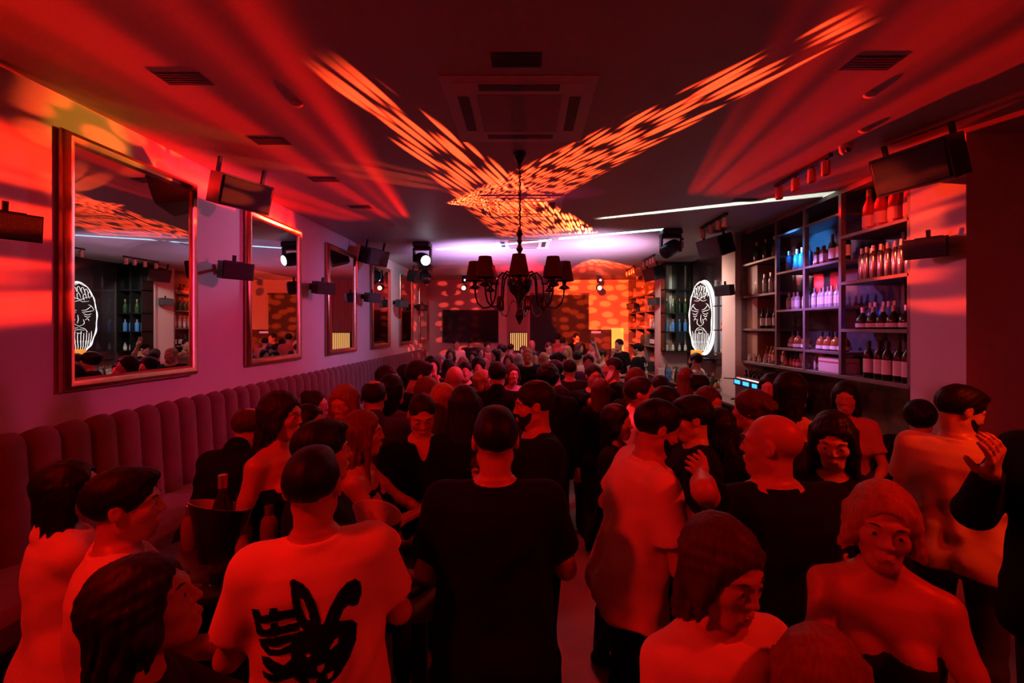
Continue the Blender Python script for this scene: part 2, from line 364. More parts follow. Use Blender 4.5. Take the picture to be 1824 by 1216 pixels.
sp0 = {True: make_speaker(1.0, True), False: make_speaker(1.0, False)}
def put_speaker(loc, rz, tilt, s, label, group):
    q = sp0[group == G2]; t = q if not q.get('used') else dup(q); q['used'] = 1
    t.location = loc; t.rotation_euler = (R(tilt), 0, R(rz)); t.scale = (s, s, s); tag(t, label, 'speaker', group)
    return t
ORD = ['first', 'second', 'third', 'fourth', 'fifth', 'sixth', 'seventh', 'eighth', 'ninth', 'tenth', 'eleventh', 'twelfth', 'thirteenth', 'fourteenth', 'fifteenth', 'sixteenth']
G1, G2 = 'small wall speakers', 'large angled speakers under the ceiling'
for y, lb in [(2.36, 'cut by the left edge of the photo'), (4.25, 'between the first and second mirror'), (6.12, 'between the second and third mirror'), (8.1, 'between the third and fourth mirror'), (10.05, 'between the fourth and fifth mirror'), (12.0, 'beside the last mirror')]:
    s = put_speaker((-2.68, y, 2.63), 60, 8, .62 if y > 3 else .55, 'small black speaker on the left wall '+lb, G1)
for y, z, lb in [(4.12, 3.3, 'large black speaker hung high on the left between the first two mirrors'), (7.82, 3.3, 'large black speaker hung high on the left after the third mirror'), (11.0, 3.3, 'large black speaker hung high on the left near the back wall')]:
    put_speaker((-2.52, y, z), 66, 16, 1.05, lb, G2)
for x, y, z, s, lb in [(2.95, 3.5, 3.32, 1.2, 'largest black speaker hung from the ceiling beside the near pier at right'), (2.82, 7.0, 3.32, 1.15, 'large black speaker hung above the pink pillar at the bar'), (2.8, 10.3, 3.3, 1.1, 'large black speaker hung from the ceiling at the far end of the bar')]:
    put_speaker((x, y, z), -74, 18, s, lb, G2)
for x, y, z, lb in [(3.16, 3.6, 2.73, 'small black speaker on the pink-lit pier right of the bottle shelves'), (3.07, 7.1, 2.68, 'small black speaker on the pillar right of the bearded face sign'), (2.98, 10.7, 2.72, 'small black speaker on the far bar pillar'), (2.9, 12.6, 2.7, 'small black speaker furthest away on the bar side')]:
    put_speaker((x, y, z), -58, 8, .62, lb, G1)

# ------------------------------------------------------------------ ceiling units
def make_ac():
    t = empty('air_conditioner'); h = .475
    m = MB(); m.box((-h, -h, -.008), (h, h, 0), .003); m.box((-h*.86, -h*.86, -.012), (h*.86, h*.86, -.006), .003); m.build('fascia', M_acw, t)
    for a in range(4):
        M = Matrix.Rotation(a*PI/2, 4, 'Z')
        MB().box((-.25, -h*.83, -.0145), (.25, -h*.68, -.01), M=M).build('air_slot', M_acd, t)
    MB().box((-.27, -.27, -.015), (.27, .27, -.01), .002).build('intake_grille', mat('ac_grille_plastic', (.3, .27, .27), .6, bump=.5, scale=120), t)
    return t
ac0 = make_ac()
for i, (y, lb) in enumerate([(3.16, 'nearest square ceiling air conditioner, above the crowd'), (5.6, 'middle square ceiling air conditioner behind the chandelier rod'), (8.05, 'furthest square ceiling air conditioner, crossed by the white light streak')]):
    t = ac0 if i == 0 else dup(ac0)
    t.location = (-.04, y, CH); tag(t, lb, 'air conditioner', 'ceiling air conditioners')
def make_vent():
    t = empty('ceiling_vent'); MB().box((-.14, -.07, -.003), (.14, .07, 0), .001).build('frame', M_blackp, t)
    m = MB()
    for k in range(5): m.box((-.125, -.055+k*.024, -.0045), (.125, -.045+k*.024, -.002))
    m.build('slats', M_acd, t); return t
v0 = make_vent()
for i, (x, y, lb) in enumerate([(-.05, 2.53, 'black ceiling vent in front of the nearest air conditioner'), (-2.04, 2.72, 'black ceiling vent above the first mirror'), (-2.03, 3.63, 'black ceiling vent left, behind the one over the first mirror'), (1.95, 2.56, 'black ceiling vent at upper right'), (-2.02, 4.57, 'black ceiling vent left, level with the second mirror'), (-2.03, 5.6, 'small black ceiling vent far left before the third mirror'), (2.55, 5.3, 'black ceiling vent over the bar, beside the copper track spots')]):
    t = v0 if i == 0 else dup(v0); t.location = (x, y, CH); tag(t, lb, 'vent', 'black ceiling vents')
d0 = MB().lathe([(.04, 0), (.04, -.006), (.03, -.014), (.012, -.018)], 16).build('smoke_detector', M_acw, smooth=True)
for i, (x, y, lb) in enumerate([(-1.52, 3.02, 'small round ceiling sensor at upper left'), (-1.95, 6.6, 'small round ceiling sensor before the moving light'), (2.55, 3.42, 'small round ceiling sensor beside the largest speaker'), (2.2, 2.9, 'small round ceiling sensor at upper right')]):
    t = d0 if i == 0 else dup(d0); t.location = (x, y, CH); tag(t, lb, 'sensor', 'ceiling sensors')
g = empty('security_camera', (2.62, 3.72, CH), label='white dome security camera at the end of the nearest track light', cat='camera')
MB().lathe([(.05, 0), (.05, -.02), (.045, -.05), (.03, -.07), (.005, -.078)], 18).build('housing', M_acw, g, smooth=True)
MB().lathe([(.018, 0), (.018, .02)], 12, M=Matrix.Translation((-.02, -.04, -.05)) @ Matrix.Rotation(R(110), 4, 'X')).build('lens', M_black, g)

# ------------------------------------------------------------------ copper track spots over the bar
def make_track(L=.85, n=4):
    t = empty('track_light'); MB().box((-.018, -L/2, -.03), (.018, L/2, 0)).build('rail', M_blackm, t)
    for k in range(n):
        y = -L/2+.06+(L-.12)*(k/(n-1))**1.2
        s = MB().lathe([(.034, -.05), (.036, -.052), (.036, -.165), (.03, -.17), (.028, -.15)], 14, c=(0, y, 0)).build('spot_head', M_copper, t, smooth=True)
        MB().tube([(0, y, -.03), (0, y, -.055)], .008, 6).build('stem', M_blackm, s)
    return t
tr0 = make_track()
for i, (y, lb) in enumerate([(4.3, 'nearest to the camera, above the bottle shelves'), (6.3, 'second, left of the bottle shelves'), (7.95, 'third, beside the hanging light at the face sign'), (9.6, 'fourth, over the far bar'), (11.3, 'furthest')]):
    t = tr0 if i == 0 else dup(tr0); t.location = (2.6, y, CH); tag(t, 'ceiling track with four copper cylinder spots, '+lb, 'track light', 'copper track lights over the bar')

# ------------------------------------------------------------------ moving heads and par lights
def make_head(lens):
    t = empty('moving_head_light')
    MB().box((-.15, -.12, -.09), (.15, .12, 0), .02).build('base', M_blackp, t)
    y = MB().box((-.16, -.05, -.34), (-.125, .05, -.09), .01).box((.125, -.05, -.34), (.16, .05, -.09), .01).box((-.16, -.06, -.13), (.16, .06, -.09), .01).build('yoke', M_blackp, t)
    h = empty('head', (0, 0, -.29)); h.parent = t
    h2 = MB().lathe([(.05, .15), (.1, .13), (.115, .05), (.115, -.05), (.1, -.14), (.09, -.15)], 20).build('head_shell', M_blackp, t, smooth=True)
    h2.location = (0, 0, -.29); bpy.data.objects.remove(h)
    l = MB().lathe([(.085, -.152), (.07, -.16), (.02, -.166)], 18).build('lens', lens, h2, smooth=True)
    return t, h2
M_lensW = mat('lit_lens_white', (1, 1, 1), emit=(.85, .8, 1), es=9)
M_lensK = mat('dark_lens', (.02, .02, .03), .1)
M_lensO = mat('lit_lens_orange', (1, .6, .3), emit=(1, .35, .15), es=14)
M_lensB = mat('lit_lens_blue', (.6, .8, 1), emit=(.3, .45, 1), es=6)
for loc, lens, rot, lb in [((-1.8, 7.95, CH), M_lensW, (R(-75), 0, R(35)), 'moving head light at left with a glowing white lens'), ((2.2, 6.9, CH), M_lensK, (R(-60), 0, R(-60)), 'moving head light at right above the bar, beside the copper spots'), ((-2.35, 10.7, CH), M_lensK, (R(-40), 0, R(30)), 'dark moving head light far left near the fourth mirror')]:
    t, h = make_head(lens); t.location = loc; h.rotation_euler = rot; tag(t, lb, 'stage light', 'moving head lights')
def make_par():
    t = empty('par_light'); MB().box((-.06, -.05, -.2), (.06, .05, 0), .01).build('bracket', M_blackm, t)
    c = MB().lathe([(.05, .06), (.09, .04), (.09, -.1), (.085, -.1)], 16, M=Matrix.Rotation(R(-80), 4, 'X')).build('can', M_blackp, t, smooth=True); c.location = (0, -.02, -.34)
    MB().lathe([(.06, -.101), (.02, -.106)], 14, M=Matrix.Rotation(R(-80), 4, 'X')).build('lens', M_lensO, c)
    d = MB().lathe([(.03, .04), (.045, .03), (.045, -.06)], 14, M=Matrix.Rotation(R(-80), 4, 'X')).build('small_can', M_blackp, t, smooth=True); d.location = (.03, -.02, -.12)
    MB().lathe([(.03, -.061), (.01, -.064)], 12, M=Matrix.Rotation(R(-80), 4, 'X')).build('lens', M_lensB, d)
    return t
pr = make_par(); pr.location = (-1.75, 13.0, CH); tag(pr, 'ceiling light with orange and blue lenses over the television', 'stage light', 'orange and blue stage lights')
q = dup(pr, (2.1, 13.0, CH), label='ceiling light with orange and blue lenses over the exit door')

# ------------------------------------------------------------------ chandelier
M_ch = mat('chandelier_dark_glass', (.02, .012, .016), .15, noise=.2)
M_sh = mat('pleated_black_shade', (.035, .012, .012), .8, bump=.3, scale=80, stretch=(1, 1, .05))
g = empty('chandelier', (-.05, 3.87, 0), label='black chandelier with small pleated shades hanging in the middle', cat='chandelier')
MB().lathe([(.055, CH), (.06, CH-.02), (.045, CH-.05), (.02, CH-.09), (.012, CH-.11)], 18).build('ceiling_rose', M_ch, g, smooth=True)
m = MB()
for k in range(20):
    z = CH-.12-k*.036; M = Matrix.Translation((0, 0, z)) @ Matrix.Rotation(PI/2*(k % 2), 4, 'Z') @ Matrix.Rotation(PI/2, 4, 'X')
    ring = [M @ Vector((.012*math.cos(a*PI/4), .022*math.sin(a*PI/4), 0)) for a in range(9)]; m.tube(ring, .0045, 5, cap=False)
m.tube([(0, 0, CH-.1), (.004, 0, CH-.5), (0, 0, 2.85)], .006, 6)
m.build('chain', M_blackm, g)
MB().lathe([(.008, 2.95), (.03, 2.9), (.012, 2.86), (.022, 2.84), (.012, 2.81), (.03, 2.77), (.014, 2.74), (.014, 2.70), (.034, 2.66), (.016, 2.62), (.03, 2.58), (.06, 2.55), (.105, 2.51), (.11, 2.47), (.085, 2.41), (.045, 2.37), (.03, 2.34), (.022, 2.26), (.035, 2.23), (.04, 2.2), (.02, 2.16), (.006, 2.13)], 24).build('stem', M_ch, g, smooth=True)
for k in range(8):
    a = R(-90+45*k); dx, dy = math.cos(a), math.sin(a)
    pts = []
    for (r_, z) in [(.07, 2.5), (.10, 2.555), (.145, 2.57), (.185, 2.53), (.20, 2.46), (.205, 2.38), (.22, 2.32), (.26, 2.275), (.31, 2.27), (.355, 2.31), (.375, 2.37), (.38, 2.44)]: pts.append((r_*dx, r_*dy, z))
    arm = MB().tube(pts, .0075, 7).build('arm', M_ch, g, smooth=True)
    c = (.38*dx, .38*dy, 0)
    MB().lathe([(.012, 2.425), (.05, 2.435), (.038, 2.45), (.015, 2.465), (.02, 2.5), (.012, 2.53), (.012, 2.56)], 14, c=c).build('candle_cup', M_ch, arm, smooth=True)
    sh = MB().lathe([(.082, 2.50), (.05, 2.665), (.047, 2.665), (.079, 2.502)], 20, c=c)
    sh.f = sh.f[:-2]; sh.build('lamp_shade', M_sh, arm, smooth=True)
for k in range(5):
    a = R(-70+72*k); dx, dy = math.cos(a), math.sin(a)
    pts = [(r_*dx, r_*dy, z) for (r_, z) in [(.03, 2.3), (.07, 2.33), (.1, 2.3), (.11, 2.24), (.14, 2.2), (.18, 2.21), (.2, 2.25)]]
    arm = MB().tube(pts, .006, 6).build('lower_arm', M_glass, g, smooth=True)
    MB().lathe([(.01, 2.245), (.035, 2.26), (.03, 2.28), (.03, 2.34), (.024, 2.36)], 12, c=(.2*dx, .2*dy, 0)).build('glass_cup', M_ch, arm, smooth=True)

# ------------------------------------------------------------------ back bar shelving
g = empty('bottle_shelving', (0, 0, 0), label='tall steel shelving full of bottles on the right wall', cat='shelving')
XS, XW = 3.37, 3.74
MB().box((XW-.02, 3.99, 1.585), (XW, 7.1, CH-.02)).build('back_panel', M_back, g)
for y in (7.09, 6.13, 5.51, 4.88, 4.0):
    MB().box((XS, y-.02, 1.585), (XW-.02, y+.02, CH-.02) if y in (7.09, 4.0) else (XS+.05, y+.02, CH-.02)).build('upright', M_shelf, g)
MB().box((XW-.06, 4.42, 1.6), (XW-.02, 4.46, CH-.05)).build('upright', M_shelf, g)
for a, b in ((7.09, 6.13), (4.88, 4.0)):
    for z in (2.09, 2.59, 3.08): MB().box((XS, b, z-.035), (XW-.02, a, z), .004).build('shelf', M_shelf, g)
for z in (1.84, 2.34, 2.84, 3.34): MB().box((XS, 4.88, z-.03), (XW-.02, 6.13, z), .004).build('shelf', M_shelf, g)
MB().box((XS, 4.0, 1.56), (XW-.02, 7.09, 1.6), .004).build('bottom_shelf', M_shelf, g)
MB().box((XS, 4.0, CH-.06), (XW-.02, 7.09, CH-.005)).build('top_rail', M_shelf, g)
MB().box((XW-.3, 6.75, 1.6), (XW-.02, 7.06, 2.05)).box((XW-.3, 6.75, 2.09), (XW-.02, 7.06, 2.55)).box((XW-.3, 6.75, 2.59), (XW-.02, 7.06, 3.04)).build('side_panel', mat('tan_side_panel', (.35, .22, .15), .5), g)  # plain tan panels at the far end of the leftmost bay

# display cabinet facing the room beyond the first pillar
g = empty('display_cabinet', (0, 0, 0), label='black-framed display cabinet with pale glass back beside the bearded face sign', cat='cabinet')
M_frost = mat('frosted_back', (.5, .52, .5), .3)
MB().box((3.12, 10.5, 1.56), (3.72, 10.55, CH-.03)).build('back_panel', M_frost, g)
for x in (3.12, 3.38, 3.7): MB().box((x, 10.2, 1.56), (x+.03, 10.5, CH-.03)).build('upright', M_blackm, g)
for z in (1.56, 2.0, 2.42, 2.95, CH-.06): MB().box((3.12, 10.2, z), (3.73, 10.5, z+.025)).build('shelf', M_blackm, g)
MB().box((3.46, 10.42, 1.6), (3.64, 10.48, CH-.06)).build('dark_panel', M_black, g)
# side glass shelves right of the sign
g = empty('glass_shelves', (0, 0, 0), label='narrow mirrored glass shelves between the bearded face sign and the pillar', cat='shelving')
MB().box((3.73, 7.62, 1.4), (3.755, 10.15, CH-.02)).build('mirror_back', M_back, g)
for z in (1.62, 2.05, 2.5, 3.0): MB().box((3.55, 7.62, z), (3.73, 8.6, z+.02)).build('shelf', M_blackm, g)

# far shelving, section near the back wall
g = empty('far_shelving', (0, 0, 0), label='dark bottle shelving at the far end of the bar in orange light', cat='shelving')
MB().box((3.5, 11.16, 1.2), (3.52, 14.0, CH-.02)).build('back_panel', mat('far_back_panel', (.12, .05, .04), .35), g)
for y in (11.17, 12.1, 13.05, 14.0): MB().box((3.17, y-.02, 1.2), (3.5, y+.02, CH-.02)).build('upright', M_shelf, g)
for z in (1.2, 1.65, 2.1, 2.55, 3.0): MB().box((3.17, 11.16, z-.03), (3.5, 14.0, z)).build('shelf', M_shelf, g)

# back counter and bar counter
g = empty('back_counter', (0, 0, 0), label='back counter under the bottle shelves with a tiled splashback', cat='counter')
MB().box((2.95, 4.0, 0), (3.72, 14.0, .98)).build('cabinet', M_blackp, g)
MB().box((2.92, 4.0, .98), (3.74, 14.0, 1.02), .008).build('worktop', mat('steel_worktop', (.35, .33, .32), .25, metal=.8), g)
MB().box((3.70, 4.0, 1.02), (3.74, 7.1, 1.55)).build('splashback', mat('bronze_splashback', (.22, .12, .05), .2, metal=.8, noise=.6, scale=9), g)
g = empty('bar_counter', (0, 0, 0), label='long dark bar counter with a lit steel top on the right of the crowd', cat='counter')
MB().box((1.9, 3.9, 0), (2.2, 9.0, 1.05)).build('front', M_wood, g)
MB().box((1.82, 3.86, 1.05), (2.28, 9.02, 1.10), .01).build('countertop', mat('bar_top', (.30, .2, .14), .18, noise=.3), g)
MB().tube([(1.8, 3.9, .28), (1.8, 9.0, .28)], .02, 8).build('foot_rail', M_bronze, g)

# ------------------------------------------------------------------ bearded face sign
def curve_strokes(strokes, r):
    m = MB()
    for st in strokes: 
        pts = []
        for i in range(len(st)-1):
            p0, p1, p2, p3 = st[max(i-1, 0)], st[i], st[i+1], st[min(i+2, len(st)-1)]
            for k in range(4):
                t = k/4
                pts.append(tuple(.5*((2*p1[j])+(-p0[j]+p2[j])*t+(2*p0[j]-5*p1[j]+4*p2[j]-p3[j])*t*t+(-p0[j]+3*p1[j]-3*p2[j]+p3[j])*t**3) for j in (0, 1)))
        pts.append(st[-1]); n = len(pts)
        m.tube([(x, -.012, z) for x, z in pts], [r*(.45+.55*math.sin(PI*(i+.5)/n)) for i in range(n)], 6)
    return m
S = []
def mirr(st): S.append(st); S.append([(-x, z) for x, z in st])
# brows, eyes, cheeks, nose, lips (unit face: x -1..1, z -1..1 top)
mirr([(.12, .20), (.35, .22), (.62, .33)]); mirr([(.14, .15), (.4, .17), (.72, .20)]); mirr([(.45, .36), (.6, .33), (.75, .22)])
mirr([(.2, .12), (.42, .08), (.62, .12)]); mirr([(.25, .06), (.42, .02), (.56, .05)]); mirr([(.3, -.06), (.42, -.02), (.5, -.08)])
S.append([(-.5, .46), (-.2, .44), (0, .47), (.25, .43), (.5, .46)])
S.append([(.07, .08), (.04, -.05), (.10, -.15)]); mirr([(.14, -.2), (.26, -.14), (.2, -.04)]); S.append([(-.12, -.2), (0, -.23), (.12, -.2)])
mirr([(.04, -.27), (.25, -.29), (.42, -.38)]); S.append([(-.26, -.34), (0, -.32), (.26, -.34)]); S.append([(-.14, -.40), (0, -.42), (.14, -.40)])
for k, x in enumerate([-.62, -.5, -.38, -.24, -.1, .06, .2, .34, .47, .6]):
    S.append([(x, -.36-.05*(k % 2)), (x*1.02+.02, -.52), (x*.9, -.66-.04*(k % 3))])
    S.append([(x*.95+.04, -.62), (x*.85, -.76), (x*.7+.03, -.9+.05*abs(x))])
for k, (x, z) in enumerate([(-.55, .7), (-.38, .78), (-.2, .82), (0, .84), (.2, .82), (.38, .78), (.55, .7), (-.3, .64), (0, .66), (.28, .64)]):
    S.append([(x-.08, z-.12), (x, z), (x+.1, z-.02), (x+.08, z-.12), (x+.02, z-.16)])
S.append([(-.62, .58), (-.35, .56), (-.1, .5), (.12, .52), (.35, .56), (.6, .6)])
nO = 26
rim = [(.93*math.sin(2*PI*k/nO)*(1-.06*(k % 2)), -.02+.96*math.cos(2*PI*k/nO)*(1-.03*(k % 2))) for k in range(nO+1)]
g = empty('neon_face_sign', (3.52, 9.15, 2.31), rz=R(-62), label='backlit white line sign of a bearded face on the bar wall', cat='sign')
Wf, Hf = .31, .76
MB().tube([(x*Wf*1.0, 0, z*Hf) for x, z in [(.9*math.sin(2*PI*k/40), .95*math.cos(2*PI*k/40)) for k in range(41)]], .007, 6, cap=False).build('halo_tube', mat('sign_white', (1, 1, 1), emit=(1, 1, .96), es=1.1), g)
m = MB(); m.prism([(.9*Wf*math.sin(2*PI*k/40), .95*Hf*math.cos(2*PI*k/40)) for k in range(40)], 1, .0, .03); m.build('face_panel', M_black, g)
sm = curve_strokes([[(x*Wf, z*Hf) for x, z in st] for st in S], .0048); sm.build('face_lines', MATS['sign_white'], g)
sm = curve_strokes([[(x*Wf, z*Hf) for x, z in rim]], .010); sm.build('outline', MATS['sign_white'], g)
m = MB(); m.prism([(.95*Wf*math.sin(2*PI*k/40), 1.0*Hf*math.cos(2*PI*k/40)) for k in range(40)], 1, .10, .12); m.build('backlight_halo', MATS['sign_white'], g)  # glowing plate, oversized so its edge stands in for the reflected halo
MB().tube([(0, .02, .7), (0, .12, .7)], .01, 6).tube([(0, .02, -.7), (0, .12, -.7)], .01, 6).tube([(0, .1, 0), (0, .2, 0)], .015, 6).build('standoff', M_blackm, g)
tag(MB().box((3.3, 8.95, 1.5), (3.48, 9.1, 1.66), .01).build('amber_box', mat('amber_box_glow', (.9, .5, .1), emit=(1, .35, .03), es=.7)), 'small glowing amber box under the bearded face sign', 'light box')
MB().box((3.28, 8.9, 1.46), (3.75, 9.2, 1.5)).build('ledge', M_blackm, bpy.data.objects['back_counter'])

# ------------------------------------------------------------------ bottles
def bottle(kind, gm, lab, cap, sc=1.0):
    pr = {'wine': [(.036, 0), (.038, .01), (.038, .19), (.03, .215), (.015, .24), (.014, .30)],
          'spirit': [(.04, 0), (.042, .01), (.042, .17), (.036, .195), (.016, .215), (.014, .265)],
          'champ': [(.042, 0), (.044, .01), (.044, .14), (.038, .19), (.02, .24), (.015, .31)],
          'round': [(.04, 0), (.058, .02), (.064, .07), (.055, .12), (.025, .155), (.016, .17), (.016, .22)],
          'tall': [(.03, 0), (.032, .008), (.032, .2), (.026, .23), (.013, .25), (.013, .30)],
          'square': [(.042, 0), (.046, .006), (.046, .15), (.042, .165), (.018, .18), (.016, .21)],
          'short': [(.032, 0), (.034, .006), (.034, .1), (.028, .125), (.014, .145), (.014, .17)]}[kind]
    top = pr[-1][1]; n = 4 if kind == 'square' else 14
    o = MB().lathe(pr, n).build('bottle', gm, smooth=(n > 4))
    MB().lathe([(pr[-1][0]*1.25, top-.045), (pr[-1][0]*1.25, top+.01), (pr[-1][0]*.6, top+.012)], 10).build('cap', cap, o)
    if lab:
        rr = pr[2][0]*1.02; zz = pr[2][1]; MB().lathe([(rr, zz*.25), (rr, zz*.85)], n).build('label', lab, o)
    o.scale = (sc, sc, sc); o.location = (0, 0, -50); return o
gC = mat('clear_bottle_glass', (.55, .58, .62), .06, metal=.3); gB = mat('black_bottle_glass', (.012, .015, .012), .08)
gG = mat('green_bottle_glass', (.02, .05, .02), .08); gR = mat('red_bottle_glass', (.35, .03, .03), .1); gA = mat('amber_bottle_glass', (.25, .08, .02), .08)
gS = mat('silver_bottle', (.6, .6, .65), .18, metal=1); gBl = mat('blue_bottle_glass', (.05, .2, .5), .08)
lW = mat('cream_label', (.75, .72, .68), .6); lP = mat('pink_label', (.75, .3, .3), .6); cS = mat('silver_cap', (.6, .6, .62), .3, metal=.9)
cK = mat('black_cap', (.02, .02, .02), .4); cG = mat('gold_cap', (.7, .45, .15), .3, metal=.9)
BK = {'roundk': ('round', gB, lW, cS), 'beer': ('short', gA, None, cS), 'vodka': ('tall', gC, lW, cS), 'spirit': ('spirit', gC, lW, cS), 'wine': ('wine', gB, lW, cK), 'champ': ('champ', gG, None, cG), 'magnum': ('champ', gR, lP, cG),
      'round': ('round', gA, lW, cK), 'whisky': ('square', gA, lW, cK), 'silver': ('tall', gS, None, cS), 'gin': ('spirit', gBl, None, cS), 'rum': ('spirit', gA, lP, cG), 'small': ('short', gC, lW, cS), 'redb': ('short', gR, lP, cK)}
PROTO = {}
def put_bottle(k, loc, sc, label, group):
    if k not in PROTO: o = PROTO[k] = bottle(*BK[k])
    else: o = dup(PROTO[k])
    o.location = loc; o.scale = (sc, sc, sc); o.rotation_euler.z = rnd.uniform(-.4, .4) if k != 'whisky' else PI/4+rnd.uniform(-.1, .1)
    tag(o, label, 'bottle', group)
def row(k, n, ya, yb, z, x, sc, desc):
    for i in range(n):
        y = ya+(yb-ya)*(i+.5)/n+rnd.uniform(-.01, .01)
        put_bottle(k, (x+rnd.uniform(-.015, .015), y, z+.001), sc, desc+(', '+ORD[i]+' from left' if n > 1 else ''), desc)
row('champ', 3, 6.95, 6.25, 3.08, 3.48, .95, 'dark champagne bottle with gold neck, top shelf of the leftmost bay')
row('vodka', 4, 6.9, 6.2, 2.59, 3.48, .95, 'clear bottle with silver cap, second shelf of the leftmost bay')
row('wine', 4, 6.9, 6.25, 2.09, 3.48, .95, 'dark wine bottle with cream label, third shelf of the leftmost bay')
row('small', 5, 7.0, 6.3, 1.6, 3.42, .62, 'miniature clear bottle on the bottom shelf of the leftmost bay')
row('rum', 7, 6.95, 6.2, 1.6, 3.55, .85, 'bottle with pink label behind the miniatures on the bottom shelf')
row('gin', 4, 6.08, 5.56, 2.84, 3.5, 1.0, 'blue-lit gin bottle in the second bay of the shelving')
row('spirit', 5, 6.08, 5.56, 2.34, 3.5, .8, 'clear spirit bottle on the middle shelf of the second bay')
row('round', 3, 6.05, 5.6, 1.84, 3.5, .95, 'round-bodied amber bottle in the second bay')
row('redb', 6, 6.1, 5.55, 1.6, 3.48, .75, 'short red bottle on the bottom shelf of the second bay')
row('whisky', 2, 5.47, 5.28, 2.84, 3.5, 1.0, 'square dark whisky bottle on the upper shelf of the third bay')
row('wine', 3, 5.26, 4.93, 2.84, 3.52, 1.05, 'dark bottle with cream label on the upper shelf of the third bay')
row('spirit', 7, 5.48, 4.92, 2.34, 3.46, .85, 'white-labelled clear bottle in the packed row of the third bay')
row('round', 4, 5.45, 4.92, 1.84, 3.5, .95, 'round amber bottle low in the third bay')
row('vodka', 1, 5.48, 5.4, 1.6, 3.46, .5, 'tiny clear bottle beside the white box in the third bay')
row('magnum', 4, 4.72, 4.06, 3.08, 3.5, 1.35, 'large red magnum on the top shelf beside the pier')
row('silver', 8, 4.72, 4.04, 2.59, 3.45, 1.05, 'slim silver bottle in the front row of the fourth bay')
row('rum', 5, 4.82, 4.1, 2.59, 3.62, 1.25, 'red-lit bottle in the back row of the fourth bay')
row('roundk', 5, 4.72, 4.06, 2.09, 3.46, .95, 'round bottle with silver collar on the third shelf beside the pier')
row('gin', 5, 4.82, 4.4, 2.09, 3.62, 1.0, 'pale bottle behind the round ones in the fourth bay')
row('wine', 5, 4.62, 4.04, 1.6, 3.45, 1.2, 'big dark bottle with a wide cream label, bottom shelf')
g = empty('gift_box', (3.52, 5.12, 1.6), label='white box with a red stripe on the bottom shelf of the third bay', cat='box')
MB().box((-.1, -.2, 0), (.1, .2, .17), .004).build('carton', mat('carton_white', (.7, .6, .58), .6), g); MB().box((-.102, -.202, .11), (.102, .202, .125)).build('stripe', mat('carton_stripe', (.5, .05, .05), .6), g)
tag(MB().box((3.5, 5.66, 1.6), (3.6, 5.82, 1.78), .004).build('gift_box', MATS['carton_white']), 'small white carton on the bottom shelf of the second bay', 'box')
# far shelving
ki = ['rum', 'wine', 'vodka', 'champ', 'round', 'whisky']
for si, z in enumerate((1.2, 1.65, 2.1, 2.55, 3.0)):
    for b, (ya, yb) in enumerate(((12.05, 11.25), (13.0, 12.15), (13.95, 13.1))):
        row(ki[(si+2*b) % 6], 5, yb, ya, z, 3.3, 1.0, 'bottle on %s shelf, %s bay of far orange shelving' % (['lowest', 'second', 'middle', 'fourth', 'top'][si], ['nearest', 'middle', 'furthest'][b]))
# cabinet and glass shelves
for z, k, d in ((1.585, 'small', 'small bottle on the lowest shelf of the pale-backed cabinet'), (2.025, 'gin', 'blue bottle on the second shelf of the pale-backed cabinet'), (2.445, 'champ', 'dark bottle on the third shelf of the pale-backed cabinet')):
    for i in range(4): put_bottle(k, (3.2+.14*i, 10.3, z), 1.0, d+', '+ORD[i]+' from left', d)
row('redb', 4, 7.75, 8.5, 2.07, 3.63, 1.0, 'red bottle on the glass shelves beside the pillar')
row('small', 4, 7.75, 8.5, 1.64, 3.63, .9, 'small clear bottle on the low glass shelf beside the pillar')
# back counter clutter
cnt = {}
for i in range(48):
    y = 9.95-(i//3)*.15+rnd.uniform(-.02, .02); x = 3.06+.2*(i % 3)+rnd.uniform(-.03, .03); k = rnd.choice(['rum', 'vodka', 'whisky', 'small', 'champ', 'spirit', 'gin', 'round']); cnt[k] = cnt.get(k, -1)+1
    nm = {'rum': 'amber bottle with pink label', 'vodka': 'tall clear bottle', 'whisky': 'square whisky bottle', 'small': 'small clear bottle', 'champ': 'champagne bottle', 'spirit': 'clear spirit bottle', 'gin': 'blue gin bottle', 'round': 'round amber bottle'}[k]
    put_bottle(k, (x, y, 1.021), .95, nm+' on the counter below the face sign, '+ORD[min(15, cnt[k])]+' from left', 'bottles on the back counter below the face sign')
for i in range(6):
    for j in range(5):
        put_bottle('wine', (3.2+.085*j, 6.6-.11*i, 1.25), .8, 'dark wine bottle on the black crate, %s row from left, %s from the front' % (ORD[i], ORD[j]), 'wine bottles on the crate by the blue displays')
tag(MB().box((3.1, 5.9, 1.021), (3.66, 6.7, 1.248), .01).build('bottle_crate', M_blackp), 'black crate carrying the lined-up wine bottles', 'crate')

# coffee machine with blue displays
g = empty('coffee_machine', (2.93, 6.03, 1.021), label='bar machine with three blue glowing displays at the pillar', cat='machine')
MB().box((0, -.33, 0), (.16, .33, .4), .02).build('housing', M_steel, g)
MB().box((-.02, -.34, .29), (.0, .34, .39), .005).build('control_panel', M_blackp, g)
for y, w_ in ((-.25, .06), (-.02, .08), (.22, .08)): MB().box((-.026, y-w_, .315), (-.019, y+w_, .365), .003).build('display', mat('blue_display', (.1, .5, 1), emit=(.02, .35, 1), es=2.2), g)
MB().tube([(-.02, .34, .37), (-.12, .42, .37)], .008, 6).tube([(0, .2, .12), (-.1, .24, .1)], .012, 6).build('lever', M_blackp, g)
tag(MB().box((2.98, 11.3, 1.021), (3.3, 11.8, 1.25), .01).build('till', M_blackp), 'black till on the far end of the back counter', 'till')

